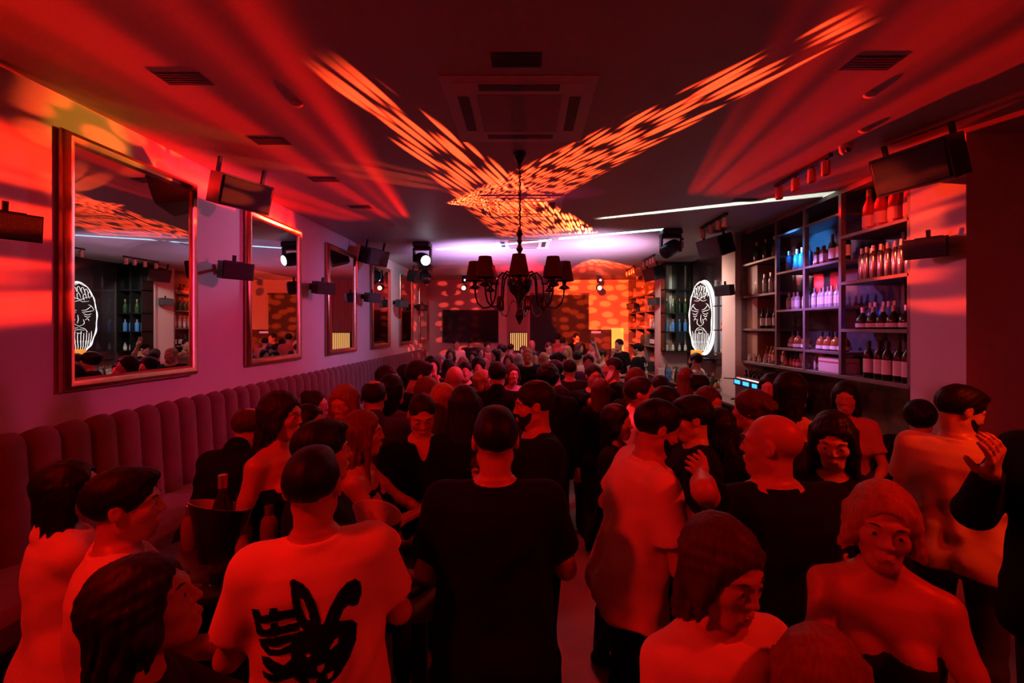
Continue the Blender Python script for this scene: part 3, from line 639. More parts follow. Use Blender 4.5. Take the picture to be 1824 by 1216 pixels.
# ------------------------------------------------------------------ people: distance fields polygonised into one continuous surface each
def smin(a, b, k):
    h = np.clip(.5+.5*(b-a)/k, 0, 1); return b*(1-h)+a*h-k*h*(1-h)
def smax(a, b, k): return -smin(-a, -b, k)
class Field:
    def __init__(s, xs, ys, zs):
        s.xs, s.ys, s.zs = [np.asarray(q, np.float32) for q in (xs, ys, zs)]
        s.F = np.full((len(xs), len(ys), len(zs)), 1.0, np.float32)
    def sl(s, lo, hi, mg):
        r = []
        for a, l, h in zip((s.xs, s.ys, s.zs), lo, hi):
            i = max(0, np.searchsorted(a, l-mg)-1); j = min(len(a), np.searchsorted(a, h+mg)+1); r.append(slice(i, j))
        return tuple(r)
    def grid(s, sl): return s.xs[sl[0]][:, None, None], s.ys[sl[1]][None, :, None], s.zs[sl[2]][None, None, :]
    def op(s, fn, lo, hi, k=.02, sub=False):
        sl = s.sl(lo, hi, k+.045)
        if min(q.stop-q.start for q in sl) <= 1: return
        X, Y, Z = s.grid(sl); d = fn(X, Y, Z)
        s.F[sl] = smax(s.F[sl], -d, k) if sub else smin(s.F[sl], d, k)
    def cone(s, a, b, r1, r2, k=.02, sub=False, o=0, flat=False):
        a = np.array(a, float); b = np.array(b, float); r1 += o; r2 += o
        ab = b-a; L2 = max(1e-9, float(ab @ ab)); rm = max(r1, r2)
        def fn(X, Y, Z):
            t = np.clip(((X-a[0])*ab[0]+(Y-a[1])*ab[1]+(Z-a[2])*ab[2])/L2, 0, 1)
            d = np.sqrt((X-a[0]-t*ab[0])**2+(Y-a[1]-t*ab[1])**2+(Z-a[2]-t*ab[2])**2)-(r1+(r2-r1)*t)
            return np.maximum(d, ((X-b[0])*ab[0]+(Y-b[1])*ab[1]+(Z-b[2])*ab[2])/math.sqrt(L2)) if flat else d
        s.op(fn, np.minimum(a, b)-rm, np.maximum(a, b)+rm, k, sub)
    def ell(s, c, r, k=.02, Rm=None, sub=False, o=0):
        c = np.array(c, float); r = np.array(r, float)+o; rm = r.max()
        def fn(X, Y, Z):
            x, y, z = X-c[0], Y-c[1], Z-c[2]
            if Rm is not None: x, y, z = [Rm[0][i]*x+Rm[1][i]*y+Rm[2][i]*z for i in range(3)]
            q = np.sqrt((x/r[0])**2+(y/r[1])**2+(z/r[2])**2); g = np.sqrt((x/r[0]**2)**2+(y/r[1]**2)**2+(z/r[2]**2)**2)+1e-6
            return q*(q-1)/g
        s.op(fn, c-rm, c+rm, k, sub)
    def mesh(s):
        F = s.F; F[0] = F[-1] = 1; F[:, 0] = F[:, -1] = 1; F[:, :, 0] = F[:, :, -1] = 1
        S = F < 0; c = np.zeros(tuple(q-1 for q in F.shape), np.int8)
        cs = [(i, j, k) for i in (0, 1) for j in (0, 1) for k in (0, 1)]
        def sh(i, j, k): return S[i:S.shape[0]-1+i, j:S.shape[1]-1+j, k:S.shape[2]-1+k]
        for q in cs: c += sh(*q)
        act = (c > 0) & (c < 8); I, J, K = np.nonzero(act); n = len(I)
        if n == 0: return np.zeros((0, 3)), np.zeros((0, 4), int)
        idx = np.full(c.shape, -1, np.int32); idx[I, J, K] = np.arange(n)
        acc = np.zeros((n, 3)); cnt = np.zeros(n)
        co = lambda q: np.stack((s.xs[I+q[0]], s.ys[J+q[1]], s.zs[K+q[2]]), 1)
        for a in cs:
            for ax in range(3):
                if a[ax]: continue
                b = list(a); b[ax] = 1
                fa = F[I+a[0], J+a[1], K+a[2]]; fb = F[I+b[0], J+b[1], K+b[2]]
                cr = (fa < 0) != (fb < 0); t = np.where(cr, fa/np.where(fa == fb, 1, fa-fb), 0)[:, None]
                pa, pb = co(a), co(b); acc += np.where(cr[:, None], pa+(pb-pa)*t, 0); cnt += cr
        V = acc/cnt[:, None]; Q = []
        for ax in range(3):
            o1, o2 = [(1, 2), (2, 0), (0, 1)][ax]
            A = [slice(1, -1)]*3; A[ax] = slice(0, -1); B = list(A); B[ax] = slice(1, None)
            df = S[tuple(A)] != S[tuple(B)]; g = np.nonzero(df); ins = S[tuple(A)][g]
            p = [g[0]+(0 if ax == 0 else 1), g[1]+(0 if ax == 1 else 1), g[2]+(0 if ax == 2 else 1)]
            def cell(d1, d2):
                q = list(p); q[o1] = q[o1]-d1; q[o2] = q[o2]-d2; return idx[q[0], q[1], q[2]]
            f = np.stack((cell(1, 1), cell(0, 1), cell(0, 0), cell(1, 0)), 1)
            f[~ins] = f[~ins][:, ::-1]; Q.append(f)
        return V, np.concatenate(Q)
def npmesh(name, V, Q, m, parent, mi=None):
    me = bpy.data.meshes.new(name); me.vertices.add(len(V)); me.vertices.foreach_set('co', np.asarray(V, np.float32).ravel())
    nf = len(Q); k = Q.shape[1]
    me.loops.add(nf*k); me.loops.foreach_set('vertex_index', np.asarray(Q, np.int32).ravel())
    me.polygons.add(nf); me.polygons.foreach_set('loop_start', np.arange(0, nf*k, k, dtype=np.int32))
    me.polygons.foreach_set('use_smooth', np.ones(nf, bool))
    me.update(calc_edges=True)
    for q in (m if isinstance(m, (list, tuple)) else [m]): me.materials.append(q)
    if mi is not None: me.polygons.foreach_set('material_index', mi.astype(np.int32))
    o = bpy.data.objects.new(name, me); COL.objects.link(o)
    if parent is not None: o.parent = parent
    return o
def adaptive(lo, hi, fine, coarse, spans):
    """grid lines between lo and hi, fine inside the spans"""
    r = [lo]
    while r[-1] < hi:
        x = r[-1]; f = any(a-coarse <= x <= b for a, b in spans); r.append(x+(fine if f else coarse))
    return np.array(r, np.float32)

M_skin = [mat('skin_a', (.50, .31, .23), .42, noise=.08, scale=12), mat('skin_b', (.45, .27, .2), .42, noise=.08, scale=12)]
HAIRC = {'black': (.008, .006, .006), 'dark': (.018, .011, .009), 'brown': (.07, .032, .018), 'red': (.14, .045, .02), 'blond': (.42, .27, .14), 'grey': (.35, .32, .3), 'light': (.26, .15, .08)}
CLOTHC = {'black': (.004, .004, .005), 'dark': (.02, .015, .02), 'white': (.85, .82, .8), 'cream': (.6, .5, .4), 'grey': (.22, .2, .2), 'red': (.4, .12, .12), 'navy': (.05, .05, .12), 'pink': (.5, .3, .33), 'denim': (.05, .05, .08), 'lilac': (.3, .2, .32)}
def hairm(c): return mat('hair_'+c, HAIRC[c], .5, noise=.3, scale=12, stretch=(9, 9, .8), bump=.06, spec=.15)
def clothm(c): return mat('cloth_'+c, CLOTHC[c], .9, noise=.12, scale=6, bump=.25, spec=.15, sheen=.05 if c in ('white', 'cream') else 0)
M_eye = mat('eye_dark', (.02, .01, .008), .35, spec=.3); M_lip = mat('lips', (.45, .12, .1), .35)

ARMS = {'down': ((.25, -.03, .84), 0), 'bent': ((.16, -.30, 1.10), 1), 'table': ((.17, -.40, 1.08), 1), 'drink': ((.12, -.27, 1.27), 1),
        'chin': ((.05, -.17, 1.42), 1), 'up': ((.30, -.12, 1.85), 0), 'phone': ((.06, -.33, 1.22), 1), 'hip': ((.22, -.05, 1.0), 1), 'face': ((.08, -.2, 1.56), 1), 'side': ((.42, -.2, 1.15), 1)}

def person(px, py, Y, face, label, sex='m', hair='short', hc='dark', top='black', sleeve='short', legs='dark', la='down', ra='down', lean=0, yaw=0, pitch=0,
           roll=0, stool=False, wd=1.0, beard=False, skin=0, lod=None, top_style='tee', group=None, H=None, seed=0, glasses=False, dx=0, hand=None, tilt=0):
    """px, py: where the crown of the head stands in the photo at depth Y; face: heading, 0 towards the camera, 90 to the right"""
    ztop = 2.1+(584-py)/810.7*Y; X = (px-936)/810.7*Y+dx
    over = top_style == 'overshirt'; top_style = 'jacket' if over else top_style
    face = face-math.degrees(math.atan((px-936)/810.7))     # headings are given as they look from the camera
    lean_r = R(lean); rg = np.random.RandomState((px*31+py*7) % 9973)
    seat = .80
    # body scale so that the crown ends where it should, with the lean counted
    crown = .93+.82*math.cos(lean_r)
    if stool: sc = .94 if sex == 'f' else 1.0; zb = ztop-crown*sc
    else: sc = max(.84, min(1.14, ztop/crown)); zb = 0
    if lod is None: lod = 0 if Y < 2.75 else (1 if Y < 5.3 else 2)
    fine, crs = [(.0056, .011), (.0095, .014), (.014, .02)][lod]
    fine /= sc; crs /= sc; fm = [1, 1.12, 1.45][lod]
    f = sex == 'f'
    cl, sl_ = math.cos(lean_r), math.sin(lean_r); pv = np.array([0, 0, .93])
    def up(p):   # lean about the pelvis, forward is -y
        x, y, z = p; z -= .93; return np.array([x, y*cl-z*sl_, y*sl_+z*cl+.93])
    sec = (np.array([.78, .84, .90, .97, 1.06, 1.15, 1.27, 1.36, 1.42, 1.46, 1.50]),)
    if f: rx = np.array([.08, .16, .172, .155, .122, .125, .142, .145, .138, .095, .048]); ry = np.array([.07, .112, .115, .10, .085, .088, .10, .098, .085, .06, .045])
    else: rx = np.array([.09, .155, .165, .165, .155, .157, .175, .185, .178, .125, .058]); ry = np.array([.07, .11, .115, .112, .108, .108, .118, .118, .10, .075, .052])
    rx = rx*wd; ry = ry*(.3+.7*wd)
    def torso(Fd, z0, z1, o=0, k=.03, flare=0, fold=0, yb=0, loose=0):
        a1, a2, a3 = rg.uniform(0, 6, 3)
        def fn(X_, Y_, Z_):
            dz = Z_-.93; y = Y_*cl+dz*sl_; z = -Y_*sl_+dz*cl+.93     # into the unleaned frame
            a = np.interp(z, sec[0], rx); b = np.interp(z, sec[0], ry)
            if loose: lw = np.clip((1.36-z)/.1, 0, 1)*loose; a = a+(np.maximum(a, rx[6]*.97)-a)*lw; b = b+(np.maximum(b, ry[6]*.97)-b)*lw
            if flare: ff = np.clip((1.0-z)/.3, 0, 1)*flare; a = a+ff; b = b+ff
            r = np.sqrt((X_/a)**2+((y-.0)/b)**2); d = (r-1)*np.minimum(a, b)-o
            if fold: fa = np.clip((1.42-z)/.12, 0, 1); rg1 = 1-2*np.abs(np.sin(X_*13+z*9+a1+1.3*np.sin(z*8+a2))); rg2 = 1-2*np.abs(np.sin(X_*-10+z*13+a3+np.sin(X_*9))); d = d-fold*fa*(.35*rg1+.35*rg2*np.clip((1.25-z)*5, 0, 1)+.45*np.sin(X_*30+z*19+a1)*np.sin(z*15-X_*12+a2)+.8*np.sin(np.arctan2(X_, y)*8+np.sin(z*7+a1)*1.4+a3)*np.clip((1.38-z)*3, 0, 1)+.5*np.sin(z*46+X_*20*np.sign(X_)+a2)*np.clip((1.08-z)*6, 0, 1))
            d = np.maximum(d, z0-z); return np.maximum(d, z-z1)
        c = up((0, 0, (z0+z1)/2)); h = (z1-z0)/2+.06; Fd.op(fn, c-np.array([.3, .2+h*abs(sl_), h+.05]), c+np.array([.3, .2+h*abs(sl_), h+.05]), k)
    # joints
    sx = (.148 if f else .178)*wd; SH = {s: up((s*sx, .0, 1.405)) for s in (-1, 1)}
    EL, WR, HD, PN = {}, {}, {}, {}
    l1, l2 = (.265, .235) if f else (.29, .255)
    for s, an in ((1, la), (-1, ra)):     # la: the person's left arm (+x in their frame when facing -y is their left)
        if isinstance(an, str): T, rel = ARMS[an]; curl = {'phone': 1.0, 'drink': 1.0, 'table': .5, 'chin': .8}.get(an, .35)
        else: T = an[:3]; curl = .8 if len(an) > 3 else .5
        T = np.array((s*T[0], T[1], T[2]), float)
        if an == 'down': T = T+np.array([s*(wd-1)*.1, 0, 0])
        if isinstance(an, str) and lean: T = up(T) if an not in ('table', 'down') else T+np.array([0, up((0, 0, 1.4))[1]*.7, -.03])
        S0 = SH[s]; d = T-S0; L = float(np.linalg.norm(d)); Lm = (l1+l2)*.985
        if L > Lm: T = S0+d/L*Lm; d = T-S0; L = Lm
        u = d/L; a = (l1*l1-l2*l2+L*L)/(2*L); h = math.sqrt(max(0, l1*l1-a*a))
        hint = np.array([s*.55, .25, -1.0]) if T[2] < 1.7 else np.array([s*1., -.1, -.6])
        if not isinstance(an, str) and len(an) > 3: hint = np.array([s*an[3], an[4], an[5]])
        pp = hint-u*float(hint @ u); pp /= np.linalg.norm(pp); EL[s] = S0+u*a+pp*h; WR[s] = T
        fd = T-EL[s]; fd /= np.linalg.norm(fd); HD[s] = fd; PN[s] = (pp, curl)
    HJ = {s: np.array([s*.09*wd, 0, .90]) for s in (-1, 1)}
    if stool: KN = {s: np.array([s*.12, -.40, .88]) for s in (-1, 1)}; AN = {s: np.array([s*.12, -.36, .45]) for s in (-1, 1)}
    else:
        st = rg.uniform(-.06, .06); KN = {s: np.array([s*.105, -.02+s*st*.5, .49]) for s in (-1, 1)}; AN = {s: np.array([s*.115, .01+s*st, .085]) for s in (-1, 1)}
    hs = (.96 if f else 1.0)*(1.02 if sc < .98 else 1.0)
    hc0 = up((0, -.022, 1.75-.118*hs)); 
    Rm = Matrix.Rotation(lean_r*.6+R(pitch), 3, 'X') if True else None
    Rh = (Matrix.Rotation(R(yaw), 3, 'Z') @ Matrix.Rotation(R(pitch)+lean_r*.7, 3, 'X') @ Matrix.Rotation(R(roll), 3, 'Y'))
    Rn = np.array(Rh)
    def hp(x, y, z): return hc0+Rn @ (np.array([x, y, z])*hs)
    nb = up((0, .01, 1.44))
    # grid
    pts = [hc0]+list(EL.values())+list(WR.values())+list(KN.values())+list(AN.values())+list(SH.values())+[WR[s]+HD[s]*.19 for s in WR]+[HJ[1], HJ[-1]]
    lo = np.min(pts, 0)-.16; hi = np.max(pts, 0)+.18; lo[2] = min(lo[2], AN[1][2]-.14); hi[2] = max(hi[2], hc0[2]+.17)
    lo[0] = min(lo[0], -.26*wd); hi[0] = max(hi[0], .26*wd); lo[1] = min(lo[1], -.24); hi[1] = max(hi[1], .2)
    hb = .145
    spans = [[(hc0[i]-hb, hc0[i]+hb)] for i in range(3)]
    if lod < 2:
        for s in (-1, 1):
            c = WR[s]+HD[s]*.09
            for i in range(3): spans[i].append((c[i]-.09, c[i]+.09))
    gx, gy, gz = [adaptive(lo[i], hi[i], fine, crs, spans[i]) for i in range(3)]
    B = Field(gx, gy, gz)
    # ---- body
    torso(B, .79, 1.50)
    if f:
        for s in (-1, 1): B.ell(up((s*.062, -.085, 1.27)), (.052, .045, .055), k=.03)
    for s in (-1, 1): B.ell(up((s*.075*wd, .06, .88)), (.078, .07, .085), k=.04)
    nr = .043 if f else .054
    B.cone(nb, hp(0, .022, -.05), nr*1.1, nr, k=.03)
    for s in (-1, 1):
        B.cone(up((s*.04, .015, 1.455)), SH[s]+np.array([0, 0, .012]), .045, .05 if not f else .038, k=.035)
        a1, a2, a3 = (.052, .039, .026) if not f else (.042, .032, .021)
        B.cone(SH[s], SH[s]*.45+EL[s]*.55, a1*wd**.5, a2*1.12, k=.035); B.cone(SH[s]*.45+EL[s]*.55, EL[s], a2*1.12, a2, k=.02)
        mid = EL[s]*.65+WR[s]*.35; B.cone(EL[s], mid, a2, a2*1.02, k=.015); B.cone(mid, WR[s], a2, a3, k=.02)
        # hand: palm, four fingers, thumb
        d = HD[s]; pp, curl = PN[s]; n = pp-d*float(pp @ d); n /= max(1e-6, np.linalg.norm(n)); n = -n if False else n
        # palm faces inwards/upwards relative to the elbow bend
        pn = np.cross(d, n)*s; pn = pn*.6-n*.8 if curl > .6 else pn; pn /= np.linalg.norm(pn); sv = np.cross(d, pn); hs2 = .92 if f else 1.0
        if sv @ np.array([s, 0, 0]) > 0: sv = -sv
        w0 = WR[s]; 
        for q, (of, ln) in enumerate(((.030, .072), (.010, .082), (-.010, .076), (-.029, .060))):
            kn = w0+(d*.088+sv*of*1.0)*hs2; B.cone(w0+d*.012+sv*of*.55, kn, .0145*fm, .0115*fm, k=.012)
            c1 = curl*(.6+.12*q); d1 = d*math.cos(c1)+pn*math.sin(c1); d2 = d*math.cos(c1*2)+pn*math.sin(c1*2); d3 = d*math.cos(c1*2.8)+pn*math.sin(c1*2.8)
            p1 = kn+d1*ln*.45*hs2; p2 = p1+d2*ln*.32*hs2; p3 = p2+d3*ln*.25*hs2
            B.cone(kn, p1, .0095*fm, .0085*fm, k=.003); B.cone(p1, p2, .0085*fm, .008*fm, k=.003); B.cone(p2, p3, .008*fm, .0068*fm, k=.003)
        t0 = w0+(d*.025+sv*.024)*hs2; td = d*.62+sv*.62+pn*.45; td /= np.linalg.norm(td); t1 = t0+td*.042*hs2; td2 = d*.85+sv*.15+pn*.5; td2 /= np.linalg.norm(td2); t2 = t1+td2*.03*hs2; t3 = t2+td2*.022*hs2
        B.cone(t0, t1, .015*fm, .0115*fm, k=.010); B.cone(t1, t2, .011*fm, .0095*fm, k=.003); B.cone(t2, t3, .0095*fm, .008*fm, k=.003)
        # leg
        B.cone(HJ[s], KN[s], .085*(wd*.5+.5), .055, k=.04); kc = KN[s]*.68+AN[s]*.32+np.array([0, .012, 0]); B.cone(KN[s], kc, .052, .052, k=.02); B.cone(kc, AN[s], .052, .036, k=.03)
        B.cone(AN[s]+np.array([0, .035, -.045]), AN[s]+np.array([0, -.15, -.058]), .036, .026, k=.03)
    # head
    B.ell(hp(0, .018, .032), np.array((.076, .096, .086))*hs, k=.02, Rm=Rn)
    B.ell(hp(0, -.025, -.035), np.array((.058 if f else .063, .064, .078))*hs, k=.03, Rm=Rn)
    B.cone(hp(-.018, -.062, -.098), hp(.018, -.062, -.098), .019*hs, .019*hs, k=.03)
    jw = .040 if f else .046; B.cone(hp(-jw, .0, -.062), hp(-.020, -.052, -.098), .018*hs, .015*hs, k=.025); B.cone(hp(jw, .0, -.062), hp(.020, -.052, -.098), .018*hs, .015*hs, k=.025)
    if lod < 2:
        for s in (-1, 1):
            B.cone(hp(s*.012, -.080, .022), hp(s*.045, -.066, .023), .009*hs, .007*hs, k=.022)
            B.ell(hp(s*.030, -.100, .000), np.array((.019, .017, .012))*hs, k=.012, Rm=Rn, sub=True)
            B.ell(hp(s*.031, -.0735, -.001), np.array((.0150, .0135, .0125))*hs, k=.004, Rm=Rn)
            B.ell(hp(s*.038, -.056, -.026), np.array((.022, .022, .020))*hs, k=.022, Rm=Rn)
        B.cone(hp(0, -.084, .014), hp(0, -.102, -.028), .0065*hs, (.0095 if f else .0108)*hs, k=.010)
        for s in (-1, 1): B.ell(hp(s*.011, -.091, -.032), np.array((.008, .011, .007))*hs, k=.006, Rm=Rn)
        B.cone(hp(-.018, -.084, -.062), hp(.018, -.084, -.062), .006, .006, k=.006); B.cone(hp(0, -.092, -.060), hp(0, -.093, -.062), .0075, .0075, k=.008)
        B.cone(hp(-.014, -.086, -.074), hp(.014, -.086, -.074), .0075, .0075, k=.007)
        B.cone(hp(-.022, -.097, -.0675), hp(.022, -.097, -.0675), .003, .003, k=.003, sub=True)
    else: B.cone(hp(0, -.084, .012), hp(0, -.101, -.028), .009*hs, .012*hs, k=.012)
    for s in (-1, 1): 
        B.ell(hp(s*.078, .012, -.002), np.array((.011, .019, .032))*hs, k=.008, Rm=Rn)
        if lod == 0: B.ell(hp(s*.088, .006, .002), np.array((.006, .010, .018))*hs, k=.004, Rm=Rn, sub=True)
    t = empty('person', (X-0, Y, zb), R(face)); tag(t, label, 'person', group)
    # put the crown, not the feet, over the photo's spot when leaning
    off = Matrix.Rotation(R(face), 3, 'Z') @ Vector((hc0[0]*sc, hc0[1]*sc, 0)); t.location.x -= off.x; t.location.y -= off.y
    t.scale = (sc, sc, sc)
    if tilt: t.rotation_euler.y = R(tilt); t.location.x -= math.sin(R(tilt))*math.cos(R(face))*1.75*sc; t.location.y -= math.sin(R(tilt))*math.sin(R(face))*1.75*sc
    V, Q = B.mesh(); npmesh('body', V, Q, M_skin[skin], t)
    # ---- clothing
    def CF(g=1.15): return Field(adaptive(lo[0]-.06, hi[0]+.06, crs*g, crs*g, []), adaptive(lo[1]-.06, hi[1]+.06, crs*g, crs*g, []), adaptive(lo[2], hi[2], crs*g, crs*g, []))
    sh = None; fold = .012 if not f else .0055
    C = CF(1.0 if lod == 0 else 1.1); longt = top_style in ('jacket', 'long')
    o_ = .024 if top_style == 'jacket' else (.019 if not f else .013)
    if top_style in ('strapless', 'dress', 'cami'):
        ztp = 1.30 if top_style == 'strapless' else 1.345
        torso(C, .80, ztp, o=.008, fold=.0025, flare=.0)
        for s in (-1, 1): C.ell(up((s*.062, -.085, 1.262)), (.056, .05, .05), k=.02)
        if top_style == 'cami':
            for s in (-1, 1): C.cone(up((s*.08, -.09, 1.32)), up((s*.085, -.02, 1.455)), .009, .009, k=.005); C.cone(up((s*.085, -.02, 1.455)), up((s*.075, .08, 1.34)), .009, .009, k=.005)
    else:
        torso(C, .83 if not longt else .80, 1.47, o=o_, fold=fold, flare=.02, loose=.85 if not f else .35)
        if f:
            for s in (-1, 1): C.ell(up((s*.062, -.085, 1.262)), (.06, .054, .062), k=.03)
        for s in (-1, 1):
            C.cone(HJ[s]+np.array([0, 0, -.07]), HJ[s]+np.array([0, 0, .12]), .085*(wd*.5+.5)+.034, .085*(wd*.5+.5)+.02, k=.05); C.ell(up((s*.075*wd, .055, .90)), (.098, .098, .11), k=.06); C.ell(up((s*.07*wd, -.03, .90)), (.09, .09, .10), k=.06)
            a1, a2, a3 = (.052, .039, .026) if not f else (.042, .032, .021)
            C.cone(up((s*.05, .012, 1.45)), SH[s]+np.array([0, 0, .015]), .048, .052 if not f else .040, k=.03, o=.008)
            if sleeve == 'short':
                e = SH[s]*.32+EL[s]*.68; C.cone(SH[s]+(SH[s]-e)*.1, e, a1+.016, a2+.036, k=.035, flat=True)
            elif sleeve == 'long':
                C.cone(SH[s], EL[s], a1+.016, a2+.018, k=.03); C.cone(EL[s], WR[s]-HD[s]*.01, a2+.018, a3+.012, k=.02, flat=True)
            elif sleeve == 'none': C.cone(SH[s]*.9, SH[s], .04, .045, k=.02)
        X_, Y_, Z_ = C.grid((slice(None),)*3); zz = -Y_*sl_+(Z_-.93)*cl+.93; hem = (.83 if not longt else .80)+.008*np.sin(X_*22+Y_*15)
        near_arm = np.minimum(*[np.sqrt((X_-WR[q][0])**2+(Y_-WR[q][1])**2+(Z_-WR[q][2])**2) for q in (-1, 1)])-.2
        C.F = np.where((near_arm < 0) & (sleeve == 'long') & (np.abs(X_) > .2), C.F, smax(C.F, (hem-zz).astype(np.float32), .01)).astype(np.float32)
        # neck opening
        C.cone(up((0, -.03, 1.50)), up((0, .02, 1.60)), nr+.02, nr+.06, k=.006, sub=True)
        if top_style == 'vneck': C.cone(up((0, -.16, 1.34)), up((0, -.06, 1.52)), .006, .06, k=.006, sub=True)
        C.cone(up((0, .0, 1.475)), up((0, .0, 1.60)), .02, .02, k=.01, sub=True)
        if top_style == 'jacket' or top_style == 'collar': C.cone(up((0, .035, 1.475)), up((0, .03, 1.50)), nr+.022, nr+.018, k=.01); C.cone(up((0, -.02, 1.49)), up((0, -.03, 1.6)), nr+.008, nr+.03, k=.004, sub=True)
        if top_style in ('tee', 'long', 'collar'):     # neckband
            ca, cb_ = nr+.022, nr+.020; nb_r = .0175 if top_style == 'collar' else .0095
            def nbf(X_, Y_, Z_):
                dz = Z_-.93; y = Y_*cl+dz*sl_-.004; z = -Y_*sl_+dz*cl+.93; z0 = 1.472+y*.16; r = np.sqrt((X_/ca)**2+(y/cb_)**2)
                return np.sqrt(((r-1)*cb_)**2*1.4+((z-z0)*.7)**2)-nb_r
            c9 = up((0, 0, 1.465)); C.op(nbf, c9-.1, c9+.1, k=.014)
    V, Q = C.mesh(); nm = {'strapless': 'dress_top', 'dress': 'dress_top', 'cami': 'top', 'jacket': 'jacket', 'collar': 'shirt', 'tee': 'tee_shirt', 'vneck': 'shirt', 'long': 'sweater'}[top_style]; nm = 'shirt' if over else nm
    shirt = npmesh(nm, V, Q, clothm(top), t)
    C = CF(1.2)
    if legs == 'skirt' or (f and top_style in ('strapless', 'dress') and not stool):
        torso(C, .80, 1.0, o=.016, fold=.003)
        for s in (-1, 1): C.cone(HJ[s], HJ[s]*.3+KN[s]*.7, .095, .10, k=.08)
        C.cone((HJ[1]+HJ[-1])/2, (HJ[1]+HJ[-1])*.15+(KN[1]+KN[-1])*.35, .1, .11, k=.08); nm = 'skirt'; lc = top
    else:
        torso(C, .80, .965, o=.010)
        for s in (-1, 1):
            C.ell(up((s*.075*wd, .06, .88)), (.078, .07, .085), k=.04, o=.01)
            C.cone(HJ[s], KN[s], .085*(wd*.5+.5), .055, k=.03, o=.014); kc = KN[s]*.68+AN[s]*.32+np.array([0, .01, 0]); C.cone(KN[s], kc, .055, .054, k=.02, o=.014); C.cone(kc, AN[s]+np.array([0, 0, .02]), .054, .042, k=.02, o=.016)
        nm = 'trousers'; lc = legs
    V, Q = C.mesh(); npmesh(nm, V, Q, clothm(lc if lc in CLOTHC else 'dark'), t)
    for s in (-1, 1):
        a = AN[s]; fp = Field(adaptive(a[0]-.07, a[0]+.07, crs, crs, []), adaptive(a[1]-.24, a[1]+.1, crs, crs, []), adaptive(a[2]-.13, a[2]+.06, crs, crs, []))
        fp.cone(a+np.array([0, .035, -.04]), a+np.array([0, -.155, -.052]), .042, .034, k=.03); fp.cone(a+np.array([0, .01, -.02]), a+np.array([0, .005, .01]), .04, .042, k=.02)
        fp.F = np.maximum(fp.F, (a[2]-.085)-fp.zs[None, None, :]); V, Q = fp.mesh(); npmesh('shoe', V, Q, clothm('black' if not f else 'dark'), t)
    # ---- hair
    if hair != 'bald':
        reach = {'long': .42, 'longfront': .42, 'bob': .24, 'wavy': .4, 'pony': .3}.get(hair, .16)
        hg = fine*1.05 if lod < 2 else fine
        c = hc0; A = Field(adaptive(c[0]-.2, c[0]+.2, hg, hg, []), adaptive(c[1]-.23, c[1]+.25, hg, hg, []), adaptive(c[2]-reach, c[2]+.2, hg, hg, []))
        th = {'buzz': .003, 'short': .008, 'quiff': .009, 'curly': .022, 'balding': .005, 'fade': .005, 'updo': .005, 'bun': .006}.get(hair, .010)
        A.ell(hp(0, .020, .035), np.array((.077, .097, .087))*hs, k=.01, Rm=Rn, o=th)
        if hair in ('quiff', 'fade'): A.ell(hp(0, -.012, .092), np.array((.058, .082, .034))*hs, k=.02, Rm=Rn)
        ang = rg.uniform(0, 6)
        if hair == 'curly':
            for q in range(34):
                v = rg.normal(size=3); v /= np.linalg.norm(v); v[2] = abs(v[2])*.8-.1; v[1] = v[1]+.25; pz = hp(v[0]*.088, .02+v[1]*.1, .035+v[2]*.1); A.ell(pz, (.024, .024, .024), k=.012)
        # nape and hairline
        def cutfn(zc, y0):
            def fn(X_, Y_, Z_):
                x, y, z = [Rn[0][i]*(X_-hc0[0])+Rn[1][i]*(Y_-hc0[1])+Rn[2][i]*(Z_-hc0[2]) for i in range(3)]; x, y, z = x/hs, y/hs, z/hs
                return np.minimum(np.maximum(z-zc-np.clip(-y*.9, -.03, .1), 9*(0*y)), 9)
            return fn
        lowz = {'buzz': -.075, 'short': -.08, 'quiff': -.075, 'fade': -.06, 'balding': -.055, 'curly': -.08, 'chin': -.11}.get(hair, -.09)
        f_ = lambda X_, Y_, Z_: cutfn(lowz, 0)(X_, Y_, Z_)
        A.op(f_, c-.3, c+.3, k=.008, sub=False) if False else None
        sl = (slice(None),)*3; X_, Y_, Z_ = A.grid(sl); d = -(f_(X_, Y_, Z_)); A.F = smax(A.F, d.astype(np.float32), .008)
        if hair in ('buzz', 'short', 'quiff', 'fade', 'balding'): A.F = A.F+(np.clip(hc0[2]+.02-Z_, 0, .1)*(.16 if hair == 'fade' else .11)).astype(np.float32)
        if hair in ('long', 'longfront', 'wavy', 'bob', 'pony', 'chin'):
            L = {'long': .34, 'longfront': .34, 'wavy': .36, 'bob': .17, 'pony': .1, 'chin': .10}[hair]
            cb = hp(0, .035, .0); cb2 = cb+np.array([0, .035, -L])
            w1 = .090; cy = hp(0, -.028, 0)
            def cur(X_, Y_, Z_):
                t_ = np.clip((cb[2]-Z_)/L, 0, 1); xc = cb[0]+(cb2[0]-cb[0])*t_; yc = cb[1]+(cb2[1]-cb[1])*t_
                a = w1+.012*t_+(.012*np.sin(Z_*38+ang) if hair == 'wavy' else 0); b = .078-.032*t_
                r = np.sqrt(((X_-xc)/a)**2+((Y_-yc)/b)**2); dd = (r-1)*b
                dd = dd+.0045*np.sin(np.arctan2(X_-xc, Y_-yc)*17+Z_*9+ang)
                ze = cb[2]-L+.02*np.sin((X_-xc)*50+ang); dd = np.maximum(dd, ze-Z_); dd = np.maximum(dd, -((X_-cy[0])*Rn[0][1]+(Y_-cy[1])*Rn[1][1]+(Z_-cy[2])*Rn[2][1]*.0)); return np.maximum(dd, Z_-cb[2]-.04)
            A.op(cur, cb2-np.array([.13, .11, .02]), cb+np.array([.13, .09, .05]), k=.02)
